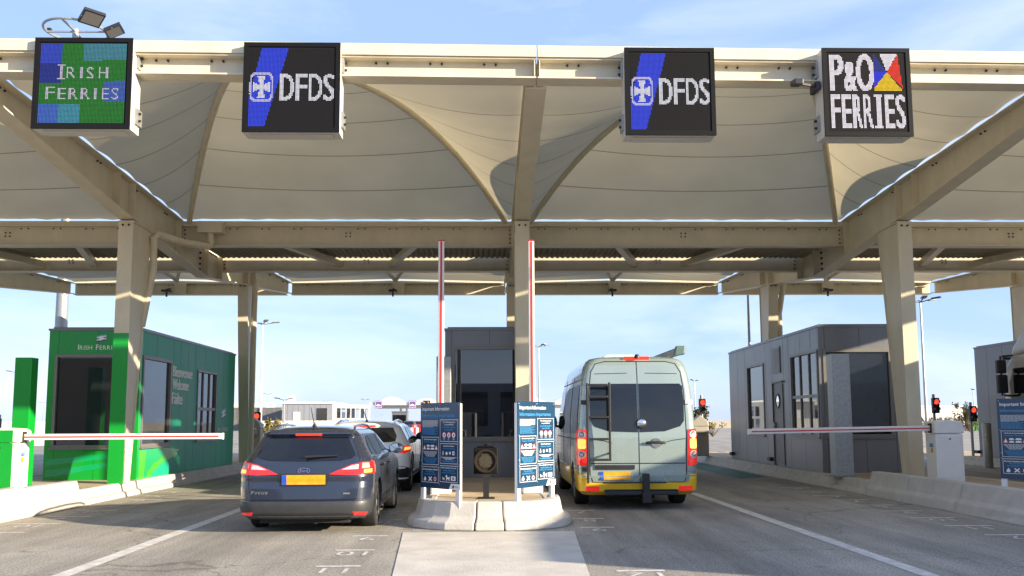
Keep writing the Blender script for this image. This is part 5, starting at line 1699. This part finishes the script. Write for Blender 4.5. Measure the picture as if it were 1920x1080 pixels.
# ================================================================== EXIT SIGNALS AND MACHINES
SIGH = MB()
def signal(label, x, y, zt, pole_z=.25, on='led_on'):
    t = thing('traffic_light', label, 'traffic light', (x, y, pole_z), 0, 'red signals beyond the booths')
    mb = MB(); mb.tube([(0, .10, 0), (0, .10, zt - pole_z + .12)], .045, 10); mb.build('pole', M['galv'], t, smooth=40)
    b = zt - pole_z - .50
    mb = MB(); mb.box(-.11, .11, -.08, .06, b, b + .50); h = mb.build('housing', M['black'], t, bev=.02)
    for i, (mm, z) in enumerate((('led_on', b + .37), ('lens_off', b + .13))):
        mb = MB(); mb.lathe([(.08, 0), (.055, .015), (0, .02)], lambda p, q, hh: (p, -.081 - hh, z + q), 20)
        mb.build('lens', M[mm] if mm in M else mat('lens_green_off', (.02, .06, .04), .3), h, smooth=50)
        mb = MB()
        rg = [(.092 * math.cos(a), z + .092 * math.sin(a)) for a in np.linspace(-.3, math.pi + .3, 12)]
        mb.add([(a, -.08, b_) for a, b_ in rg] + [(a, -.17, b_) for a, b_ in rg], [(k, k + 1, 13 + k, 12 + k) for k in range(11)]); mb.build('visor', M['black'], h)
M['lens_off'] = mat('lens_off', (.02, .05, .035), .3)
MACH = mat('machine_grey', (.36, .345, .31), .5, var=.08)
def machine(label, x, y, h=1.35):
    t = thing('exit_barrier', label, 'barrier gate', (x, y, .25), 0, 'raised barriers beyond the booths')
    mb = MB(); mb.box(-.28, .28, 0, .4, 0, h * .72); mb.build('housing', MACH, t, bev=.03)
    mb = MB(); mb.tube([(-.35, -.05, h * .62), (.2, -.05, h * .62)], .075, 12); mb.build('hub', MACH, t)
    mb = MB(); mb.prism([(-.3, h * .725), (.3, h * .725), (.24, h * .86), (0, h), (-.24, h * .86)], lambda p: (p[0], 0, p[1]), lambda p: (p[0], .4, p[1])); mb.build('hood', MACH, t, bev=.02)
    mb = MB(); mb.box(-.2, -.12, -.004, -.001, h * .42, h * .5); mb.box(.1, .18, -.004, -.001, h * .42, h * .5); mb.build('sticker', M['plate'], t)
signal('red traffic light beyond the green booth, above the white exit barrier', -7.35, 29.0, 1.75)
signal('red traffic light beside the campervan, before the dark grey booth', 7.15, 30.5, 2.15)
signal('red traffic light above the white barrier box on the right', 14.45, 29.2, 2.12)
signal('red traffic light left of the booth behind the lorry', 15.55, 29.0, 1.85)
signal('red traffic light at the left edge above the green barrier box', -15.55, 29.2, 1.58)
machine('white exit barrier machine beside the rear left column', -7.35, 28.3)
machine('white exit barrier machine between the campervan and the dark grey booth', 7.0, 30.2)
machine('white exit barrier machine left of the booth behind the lorry', 15.15, 29.6, 1.2)
sg = thing('speed_sign', 'round red ringed white sign behind the red signal at the left edge', 'road sign', (-15.4, 33.0, 0))
mb = MB(); mb.tube([(0, .04, 0), (0, .04, 1.35)], .03, 8); mb.build('pole', M['galv'], sg)
mb = MB(); mb.lathe([(.38, 0), (.38, .01), (0, .01)], lambda p, q, h: (p, -h, .78 + q), 32); f_ = mb.build('face', M['pred'], sg)
mb = MB(); mb.lathe([(.29, .011), (0, .012)], lambda p, q, h: (p, -h, .78 + q), 32); mb.build('disc', M['pwhite'], f_)
mb = MB(); mb.bar((-.16, -.014, .74), (.16, -.014, .83), .002, .07); mb.bar((-.1, -.0145, .84), (.05, -.0145, .70), .002, .05); mb.build('symbol', M['black'], f_)
bl = thing('bollard', 'slim dark grey bollard between the white barrier box and the booth behind the lorry', 'bollard', (14.6, 26.5, 0))
mb = MB(); mb.lathe([(.13, .0), (.13, 1.25), (.11, 1.3), (.0, 1.31)], lambda p, q, h: (p, q, h + .012), 18); mb.build('shaft', M['galv'], bl, smooth=40)
mb = MB(); mb.lathe([(.18, 0), (.18, .01), (0, .01)], lambda p, q, h: (p, q, h), 18); mb.build('base_plate', M['galv'], bl)
fp = thing('antenna_pole', 'thin grey pole rising behind the dark grey booth', 'pole', (9.6, 33.2, 0))
mb = MB(); mb.tube([(0, 0, 0), (0, 0, 3), (0, 0, 6.05)], [.07, .06, .04], 10); mb.build('shaft', M['galv'], fp, smooth=40)
mb = MB(); mb.box(-.15, .15, -.15, .15, 0, .02); mb.build('base_plate', M['galv'], fp)

# ================================================================== LIGHT MASTS
def ring_mast():
    t = thing('floodlight_mast', 'tall mast with a round lamp ring and floodlights above the green sign', 'light mast', (-16.25, 34.6, 0))
    mb = MB(); mb.tube([(0, 0, 0), (0, 0, 8), (0, 0, 16.8)], [.26, .2, .12], 16); mb.build('pole', M['galv'], t, smooth=40)
    mb = MB()
    c = [(1.15 * math.cos(a), 1.15 * math.sin(a), 16.75) for a in np.linspace(0, 2 * math.pi, 41)]
    mb.tube(c, .05, 8, caps=False)
    mb.bar((-1.15, 0, 16.72), (1.15, 0, 16.72), .07, .06); mb.bar((0, -1.15, 16.72), (0, 1.15, 16.72), .07, .06)
    mb.build('ring', M['galv'], t, smooth=40)
    for a in (.15, -.75, 2.9, 1.9):
        x, y = 1.2 * math.cos(a), 1.2 * math.sin(a)
        big = a in (.15, -.75)
        d = Vector((math.cos(a), math.sin(a), 0)); n_ = Vector((-d.y, d.x, 0))
        mb = MB()
        o = Vector((x, y, 16.78))
        if big:
            c0 = o + d * .24 + Vector((0, 0, .02))
            e = d * .30 + Vector((0, 0, .16)); f2 = n_ * .40; th = Vector((-d.x * .05, -d.y * .05, .12))
            mb.hexa([c0 - e - f2, c0 + e - f2, c0 + e + f2, c0 - e + f2], [p + th for p in (c0 - e - f2, c0 + e - f2, c0 + e + f2, c0 - e + f2)])
        else:
            mb.box(x - .07, x + .07, y - .07, y + .07, 16.8, 16.98)
        lm = mb.build('lamp', M['black'], t)
        if big:
            mb = MB(); k = Vector((0, 0, -.004))
            mb.add([c0 - e * .8 - f2 * .85 + k, c0 + e * .8 - f2 * .85 + k, c0 + e * .8 + f2 * .85 + k, c0 - e * .8 + f2 * .85 + k], [(0, 1, 2, 3)]); mb.build('lens', M['casing_lens'], lm)
            mb = MB(); mb.tube([o, o + d * .1 + n_ * .3 + Vector((0, 0, .1)), c0 + f2], .02, 6); mb.tube([o, o + d * .1 - n_ * .3 + Vector((0, 0, .1)), c0 - f2], .02, 6); mb.build('bracket', M['galv'], lm)
ring_mast()
def mast(label, u, v, Y, white=False, arms=4):
    """slender mast with lamp heads; top near image point (u, v) at distance Y"""
    x = (u - 918) / 1700 * Y
    h = CAMH + (790 - v) / 1700 * Y
    t = thing('street_lamp', label, 'street lamp', (x, Y, 0), 0, 'slender lamp masts across the port')
    rb, rt_ = (.16, .08)
    mb = MB(); mb.tube([(0, 0, 0), (0, 0, h * .5), (0, 0, h)], [rb, (rb + rt_) / 2, rt_], 8); mb.build('pole', M['white'] if white else M['galv'], t, smooth=40)
    mb = MB()
    for k in range(arms):
        a = 2 * math.pi * (k + .3) / arms
        d = Vector((math.cos(a), math.sin(a), 0))
        mb.bar(Vector((0, 0, h - .1)), d * 1.0 + Vector((0, 0, h + .1)), .08, .08)
        p = d * 1.0 + Vector((0, 0, h + .15))
        mb.bar(p, p + d * .8 + Vector((0, 0, .08)), .42, .12)
    mb.build('lamp_head', M['black'], t)
for a in (('tall white lamp mast in the sky right of the green booth', 493, 606, 100, True, 4), ('tall grey lamp mast right of the right front column', 1741, 565, 82, False, 6),
          ('lamp mast just right of the centre column, above the right navy board', 1010, 650, 130, False, 4), ('lamp mast between the campervan and the dark grey booth', 1303, 716, 190, False, 2),
          ('small lamp mast left of the green booth', 95, 752, 330, False, 2), ('lamp mast behind the tall green post at the left', 46, 696, 150, False, 4),
          ('small lamp mast above the white fence left of the grey terminal building', 505, 738, 330, False, 2), ('lamp mast in front of the grey terminal building', 536, 748, 140, False, 2), ('small lamp mast above the grey terminal building roof', 613, 752, 420, False, 2),
          ('lamp mast left of the far toll canopy', 686, 749, 300, False, 2), ('lamp mast right of the far lorry by the right column', 1683, 743, 230, False, 2), ('lamp mast left of the booth behind the lorry', 1833, 735, 210, False, 2),
          ('tiny distant lamp mast under the left end of the far toll canopy', 708, 780, 800, False, 2), ('tiny distant lamp mast beside the far grey booth', 716, 777, 700, False, 2)):
    mast(*a)

# ================================================================== FAR BUILDINGS AND VEHICLES
def at(u, v, Y): return Vector(((u - 918) / 1700 * Y, Y, CAMH + (790 - v) / 1700 * Y))
clad = mat('pale_cladding', (.26, .27, .30), .5, var=.08, vscale=.5)
clad2 = mat('ribbed_dark_cladding', (.24, .235, .23), .6, var=.15, vscale=.7)
whitew = mat('white_wall', (.72, .69, .62), .6, var=.08, vscale=.3)
Y = 150
p = lambda u, v: at(u, v, Y)
tb = thing('terminal_building', 'long grey flat roofed building with glazed right end behind the cars', 'building', (p(600, 800).x, Y, 0))
x0, x1, x2 = p(533, 0).x, p(625, 0).x, p(668, 0).x
zt = p(0, 756).z
mb = MB(); mb.box(x0, x1, Y, Y + 14, 0, zt)
for k in range(9): mb.box(x0 + (x1 - x0) * k / 9 - .03, x0 + (x1 - x0) * k / 9 + .03, Y - .03, Y - .002, 0, zt - .05)
mb.build('wall', clad, tb, world=True)
mb = MB(); mb.hexa([(x1 + .005, Y, 0), (x1 + 4.6, Y + 12, 0), (x1 + 4.6, Y + 13, 0), (x1 + .005, Y + 13, 0)], [(x1 + .005, Y, zt), (x1 + 4.6, Y + 12, zt), (x1 + 4.6, Y + 13, zt), (x1 + .005, Y + 13, zt)])
mb.build('wing', clad, tb, world=True)
mb = MB(); mb.box(x0 - .2, x1 + .2, Y - .2, Y + 14, zt + .004, zt + .3); mb.build('roof', M['white'], tb, world=True)
for i in range(7):
    a, b = .12 + i * .125, .12 + i * .125 + .085
    q = lambda s_, z: (x1 + 4.6 * s_ + .03, Y + 12 * s_ - .03, z)
    mb = MB(); mb.add([q(a, 2.1), q(b, 2.1), q(b, zt - .7), q(a, zt - .7)], [(0, 1, 2, 3)]); mb.add([q(a, .2), q(b, .2), q(b, 1.7), q(a, 1.7)], [(0, 1, 2, 3)]); mb.build('window', M['carglass'], tb, world=True)
mb = MB(); mb.box(p(597, 0).x, p(616, 0).x, Y - .08, Y - .035, 1.2, p(0, 764).z); mb.build('window', M['mirror'], tb, world=True)
mb = MB(); mb.box(p(553, 0).x, p(566, 0).x, Y - .08, Y - .035, .2, p(0, 771).z); mb.build('door', M['white'], tb, world=True)
mb = MB(); mb.box(p(541, 0).x, p(551, 0).x, Y + 1, Y + 2, zt + .31, p(0, 742).z)
for k in range(6): mb.box(p(541, 0).x - .05, p(551, 0).x + .05, Y + .95, Y + 2.05, zt + .4 + k * .2, zt + .46 + k * .2)
mb.build('roof_unit', M['white'], tb, world=True)
for nm, lab, u0, u1, v0, Yb, m_ in (('storage_building', 'low ribbed brown grey shed left of the grey terminal building', 440, 532, 764, 165, clad2), ('warehouse', 'white flat warehouse behind the ribbed shed', 440, 502, 755, 230, whitew)):
    c0, c1 = at(u0, v0, Yb), at(u1, v0, Yb)
    b_ = thing(nm, lab, 'building', ((c0.x + c1.x) / 2, Yb, 0))
    mb = MB(); mb.box(c0.x, c1.x, Yb, Yb + 10, 0, c0.z)
    if nm == 'storage_building':
        for k in range(40): mb.box(c0.x + k * (c1.x - c0.x) / 40, c0.x + (k + .45) * (c1.x - c0.x) / 40, Yb - .12, Yb - .002, 0, c0.z - .05)
    mb.build('wall', m_, b_, world=True)
    mb = MB(); mb.box(c0.x - .1, c1.x + .1, Yb - .15, Yb + 10, c0.z + .003, c0.z + .2); mb.build('roof', m_, b_, world=True)
def farwall(name, lab, cat, u0, u1, v0, Yb, m_, dep=.3, n=10):
    c0, c1 = at(u0, v0, Yb), at(u1, v0, Yb)
    mb = MB(); 
    for k in range(n): mb.box(c0.x + (c1.x - c0.x) * k / n, c0.x + (c1.x - c0.x) * (k + 1) / n - .03, Yb, Yb + dep, 0, c0.z - .02 * (k % 2))
    return tag(mb.build(name, m_), lab, cat)
farwall('fence', 'long white panel fence in front of the grey terminal building', 'fence', 455, 655, 787, 125, whitew, .2, 40)
farwall('perimeter_wall', 'high cream wall behind the tall green post at the left', 'wall', -700, 110, 786, 60, whitew, .3, 14)
farwall('fence', 'pale open fence beyond the road between the campervan and the dark grey booth', 'fence', 1290, 1420, 790, 170, mat('fence_tan', (.45, .40, .32), .8, var=.3), .2, 40)
farwall('perimeter_wall', 'low grey wall right of the far toll canopy', 'wall', 770, 1100, 795, 230, clad, .3, 30)
# white warehouse on the right with faint letters
wy = 230
c0, c1 = at(1690, 767, wy), at(1960, 763, wy)
wb = thing('warehouse', 'large white warehouse with faint letters behind the barrier box on the right', 'building', ((c0.x + c1.x) / 2, wy, 0))
mb = MB(); mb.box(c0.x, c1.x, wy, wy + 30, 0, c0.z); mb.build('wall', whitew, wb, world=True)
mb = MB(); mb.box(c0.x - .2, c1.x + .2, wy - .2, wy + 30, c0.z + .005, c0.z + .4); mb.build('roof', M['white'], wb, world=True)
mb = MB(); q = at(1777, 786, wy); text(mb, 'NTG', (q.x, wy - .02, q.z), (1, 0, 0), (0, 0, 1), 1.9, 2.7); mb.build('lettering', mat('pale_letters', (.50, .47, .44), .6), wb, world=True)
fg = thing('flag_banner', 'blue and green banner board beside the red signal on the right', 'banner', at(1822, 800, 120))
q0 = at(1812, 0, 120).x
mb = MB(); mb.hexa([(q0, 120, 2.9), (q0 + 2.1, 120, 2.0), (q0 + 2.1, 120.1, 2.0), (q0, 120.1, 2.9)], [(q0 + .4, 120, 3.3), (q0 + 2.1, 120, 2.7), (q0 + 2.1, 120.1, 2.7), (q0 + .4, 120.1, 3.3)]); mb.build('blue_panel', mat('banner_blue', (.02, .25, .6), .5), fg, world=True)
mb = MB(); mb.box(q0 + .6, q0 + 2.1, 120, 120.1, .0, 1.99); mb.build('green_panel', mat('banner_green', (.1, .45, .06), .5), fg, world=True)

# far toll canopy with humped white roof
FY = 175
fc = thing('far_canopy', 'distant toll canopy with white humped roof and purple lane signs', 'canopy', at(760, 800, FY))
a0 = at(694, 0, FY).x; a1 = at(1095, 0, FY).x
zb0, zb1 = at(0, 765, FY).z, at(0, 754, FY).z
mb = MB(); mb.box(a0, a1, FY, FY + .4, zb1 - .5, zb1); mb.box(a0 + 1.2, a1, FY + 4, FY + 4.4, zb0, zb0 + .8); mb.box(a0 + 1.2, a1, FY + 12, FY + 12.4, zb1 - .6, zb1); mb.build('beam', M['white'], fc, world=True)
n_h = 6
for k in range(n_h):
    xa, xb = a0 + (a1 - a0) * k / n_h, a0 + (a1 - a0) * (k + 1) / n_h
    mb = MB(); rows = []
    for i in range(7):
        yv = FY + i * 2.0
        rows.append([(xa + (xb - xa) * j / 12, yv, zb1 + .02 + (1.25 if k % 2 == 0 else .9) * math.sin(math.pi * j / 12) ** 1.3 * (.02, .62, .9, 1, .9, .6, .1)[i]) for j in range(13)])
    mb.add([q for r_ in rows for q in r_], [(i * 13 + j, i * 13 + j + 1, (i + 1) * 13 + j + 1, (i + 1) * 13 + j) for i in range(6) for j in range(12)])
    mb.build('roof_hump', M['white'], fc, world=True, smooth=60)
for u in (748, 850, 930, 1020):
    c_ = at(u, 0, FY).x
    mb = MB(); mb.box(c_ - .22, c_ + .22, FY + 4.5, FY + 4.9, 0, zb0 + .5); mb.box(c_ + .55, c_ + .9, FY + 9, FY + 9.4, 0, zb1 - .6); mb.build('column', M['white'], fc, world=True)
pur = mat('purple_sign', (.16, .07, .20), .5)
for u in (711, 774):
    q = at(u, 758, FY)
    mb = MB(); mb.box(q.x - .72, q.x + .72, FY - .25, FY - .05, q.z - .72, q.z + .72); sgn = mb.build('lane_sign', pur, fc, world=True)
    mb = MB()
    for (b0, b1, b2, b3) in ((-.62, .62, .56, .62), (-.62, .62, -.62, -.56), (-.62, -.56, -.55, .55), (.56, .62, -.55, .55)): mb.box(q.x + b0, q.x + b1, FY - .27, FY - .255, q.z + b2, q.z + b3)
    mb.prism([(-.4, -.3), (.4, -.3), (.42, -.1), (.2, -.05), (.08, .1), (-.2, .1), (-.3, -.04), (-.42, -.1)], lambda p_: (q.x + p_[0], FY - .27, q.z + p_[1]), lambda p_: (q.x + p_[0], FY - .255, q.z + p_[1]))
    o = mb.build('car_symbol', M['pwhite'], sgn); o.location = (-fc.location.x, -fc.location.y, -fc.location.z)
q = at(800, 755, FY); mb = MB(); mb.box(q.x - .72, q.x + .72, FY - .25, FY - .05, q.z - .45, q.z + .45); sgn = mb.build('lane_signal', M['black'], fc, world=True)
mb = MB()
for dx in (-.42, .42): mb.bar((q.x + dx - .16, FY - .27, q.z + .2), (q.x + dx + .16, FY - .27, q.z - .2), .02, .09)
o = mb.build('lit_mark', M['orange'], sgn); o.location = (-fc.location.x, -fc.location.y, -fc.location.z)
fb = thing('far_booth', 'distant dark booth under the far toll canopy', 'toll booth', at(750, 800, FY - 4))
q0, q1 = at(736, 0, FY - 4).x, at(764, 0, FY - 4).x
mb = MB(); mb.box(q0, q1, FY - 4, FY - 1, 0, 3.2); mb.build('wall', M['grey'], fb, world=True)
mb = MB(); mb.box(q0 + .2, q1 - .2, FY - 4.05, FY - 4.01, 1.1, 2.7); mb.build('window', M['carglass'], fb, world=True)
mb = MB(); mb.box(q0 - .1, q1 + .1, FY - 4.1, FY - .9, 3.205, 3.4); mb.build('roof', M['grey'], fb, world=True)
# distant cars queueing
def far_car(label, u, Yc, col, s=1.0):
    x = (u - 918) / 1700 * Yc
    t = thing('distant_car', label, 'car', (x, Yc, 0), 0, 'distant cars queueing at the far toll canopy')
    H_ = Hull([(.25, .1, 4.1, .82, .2, .4, .05), (.5, 0, 4.2, .9, .2, .4, .05), (.95, .1, 3.8, .88, .2, .4, .05), (1.0, .15, 3.2, .85, .2, .4, .05), (1.45, .35, 2.5, .68, .15, .3, .05), (1.55, .6, 2.2, .5, .15, .2, .02), (1.58, 1.0, 2.0, .2, .1, .1, .02)], nz=14)
    mb = MB(); H_.mesh(mb); mb.build('body', mat('far_paint', col, .3, coat=.8), t, smooth=40)
    mb = MB(); H_.patch(mb, 'r', [(-.62, 1.05), (.62, 1.05), (.55, 1.4), (-.55, 1.4)], .01); mb.build('rear_window', M['carglass'], t)
    for sx in (-1, 1):
        mb = MB(); H_.patch(mb, 'r', [(sx * .55, .75), (sx * .85, .75), (sx * .85, 1.0), (sx * .55, 1.0)], .012); mb.build('tail_lamp', M['lredlit'], t)
        for y in (.8, 3.3):
            mb = MB(); mb.lathe([(.2, 0), (.33, .02), (.33, .18), (.2, .2)], lambda p_, q_, h: (sx * .68 - .1 + h, y + p_, .33 + q_), 18); mb.build('wheel', M['rubber'], t)
far_car('distant dark car with lit tail lights under the far toll canopy', 767, 125, (.03, .03, .035))
far_car('distant red car beside the dark one at the far toll canopy', 783, 150, (.25, .02, .02))
mb = MB(); c0 = at(766, 0, 100); c1 = at(835, 0, 100)
nb = 14
for k in range(nb): mb.box(c0.x + (c1.x - c0.x) * k / nb, c0.x + (c1.x - c0.x) * (k + 1) / nb - .01, 100, 100.3, 0, .78, k % 2)
tag(mb.build('road_barrier', [M['pred'], M['pwhite']]), 'red and white striped road barrier in front of the distant cars', 'road barrier')
# distant lorry on the right
dl = thing('distant_lorry', 'distant white lorry facing us between the grey booth and the right column', 'lorry', at(1690, 815, 90))
dx = dl.location.x
mb = MB(); mb.box(dx - 1.1, dx + 1.25, 90, 92, .5, 2.0); mb.box(dx - 1.1, dx + 1.25, 90.2, 92, 2.02, 3.2); mb.build('cab', M['white'], dl, world=True, bev=.08)
mb = MB(); mb.box(dx - .95, dx + 1.1, 90.1, 90.19, 1.75, 2.75); mb.build('windscreen', M['carglass'], dl, world=True)
mb = MB(); mb.box(dx - 1.1, dx + 1.25, 92.2, 100, .9, 3.7); mb.box(dx - .9, dx + 1.0, 90.1, 90.5, 3.22, 3.6); mb.build('trailer', M['red'], dl, world=True)
mb = MB(); mb.box(dx - 1.0, dx + 1.1, 89.9, 89.99, .6, 1.3); mb.build('grille', M['black'], dl, world=True)
for xx in (dx - 1.0, dx + .9):
    mb = MB(); mb.lathe([(.45, 0), (.5, .05), (.5, .25), (.45, .3)], lambda p_, q_, h: (xx + h, 91 + p_, .5 + q_), 18); mb.build('wheel', M['rubber'], dl, world=True)

# ================================================================== SHRUBS
bark = mat('twig', (.16, .10, .06), .9)
leafm = [mat('leaf_yellow', (.20, .17, .03), .7, var=.3), mat('leaf_olive', (.09, .09, .03), .7, var=.3)]
def shrub(label, u, Yc, h, wd, leaves, lm, seed, name='shrub'):
    rnd = random.Random(seed)
    x = (u - 918) / 1700 * Yc
    t = thing(name, label, 'shrub', (x, Yc, 0))
    st, lf = MB(), MB()
    for k in range(16):
        a = rnd.uniform(0, 2 * math.pi); sp_ = rnd.uniform(.1, 1) * wd / 2
        p0 = Vector((0, 0, 0)); p2 = Vector((math.cos(a) * sp_, math.sin(a) * sp_, h * rnd.uniform(.6, 1)))
        p1 = p0.lerp(p2, .5) + Vector((0, 0, h * .1))
        st.tube([p0, p1, p2], [.03, .018, .006], 5)
        for j in range(4):
            b = p1.lerp(p2, rnd.random()); e_ = b + Vector((rnd.uniform(-.3, .3), rnd.uniform(-.3, .3), rnd.uniform(.1, .4))) * h * .35
            st.tube([b, e_], [.012, .004], 4)
            for q_ in range(leaves):
                c = b.lerp(e_, rnd.random()) + Vector((rnd.gauss(0, .06), rnd.gauss(0, .06), rnd.gauss(0, .06))) * h * .6
                d1 = Vector((rnd.gauss(0, 1), rnd.gauss(0, 1), rnd.gauss(0, 1))).normalized() * .07 * h ** .5
                d2 = d1.cross(Vector((rnd.gauss(0, 1), rnd.gauss(0, 1), rnd.gauss(0, 1)))).normalized() * .045 * h ** .5
                lf.add([c - d1, c + d2, c + d1, c - d2], [(0, 1, 2, 3)])
    st.build('stem', bark, t)
    if lf.v: lf.build('foliage', lm, t)
shrub('yellowish leafy shrub beside the left exit signal, in front of the white fence', 505, 60, 1.6, 1.9, 14, leafm[0], 1)
shrub('bare brown shrub before the white fence above the estate car roof', 526, 62, 1.75, 2.3, 1, leafm[0], 2)
shrub('dark green shrub behind the red signal beside the campervan', 1307, 62, 2.3, 1.6, 16, leafm[1], 3)
shrub('tan bare shrub right of the red signal beside the campervan', 1335, 80, 1.5, 3.0, 3, leafm[0], 4)
shrub('olive shrub below the blue banner on the right', 1822, 100, 3.0, 3.2, 14, leafm[1], 5)
def hedge(label, u0, u1, Yc, h, seed):
    rnd = random.Random(seed); mb = MB()
    x0, x1 = (u0 - 918) / 1700 * Yc, (u1 - 918) / 1700 * Yc
    for k in range(1500):
        c = Vector((rnd.uniform(x0, x1), Yc + rnd.uniform(0, 1.5), h * rnd.random() ** .7))
        d1 = Vector((rnd.gauss(0, .3), rnd.gauss(0, .3), rnd.gauss(0, 1))).normalized() * .35; d2 = Vector((rnd.gauss(0, 1), rnd.gauss(0, 1), 0)).normalized() * .05
        mb.add([c - d1, c + d2, c + d1, c - d2], [(0, 1, 2, 3)])
    tag(mb.build('hedge', mat('dry_hedge', (.14, .10, .06), .9, var=.3)), label, 'hedge')
hedge('dry brown hedge along the foot of the white warehouse on the right', 1725, 1880, 110, 1.6, 9)

# ================================================================== TERMINAL BEHIND THE VIEWER (what the booth windows face)
bk = thing('terminal_hall', 'long tan and grey terminal hall facing the booths from behind the viewer', 'building', (-10, -48, 0))
tan = mat('tan_render', (.34, .24, .13), .8, var=.15, vscale=.3)
mb = MB(); mb.box(-70, -22, -60, -48, 0, 7.5); mb.build('wall', tan, bk, world=True)
mb = MB(); mb.box(-21.9, 40, -60, -47.5, 0, 5.0); mb.build('hall', clad2, bk, world=True)
for k in range(14):
    mb = MB(); mb.box(-20 + k * 4.2, -17 + k * 4.2, -47.49, -47.45, 1.0, 4.2); mb.build('window', M['carglass'], bk, world=True)
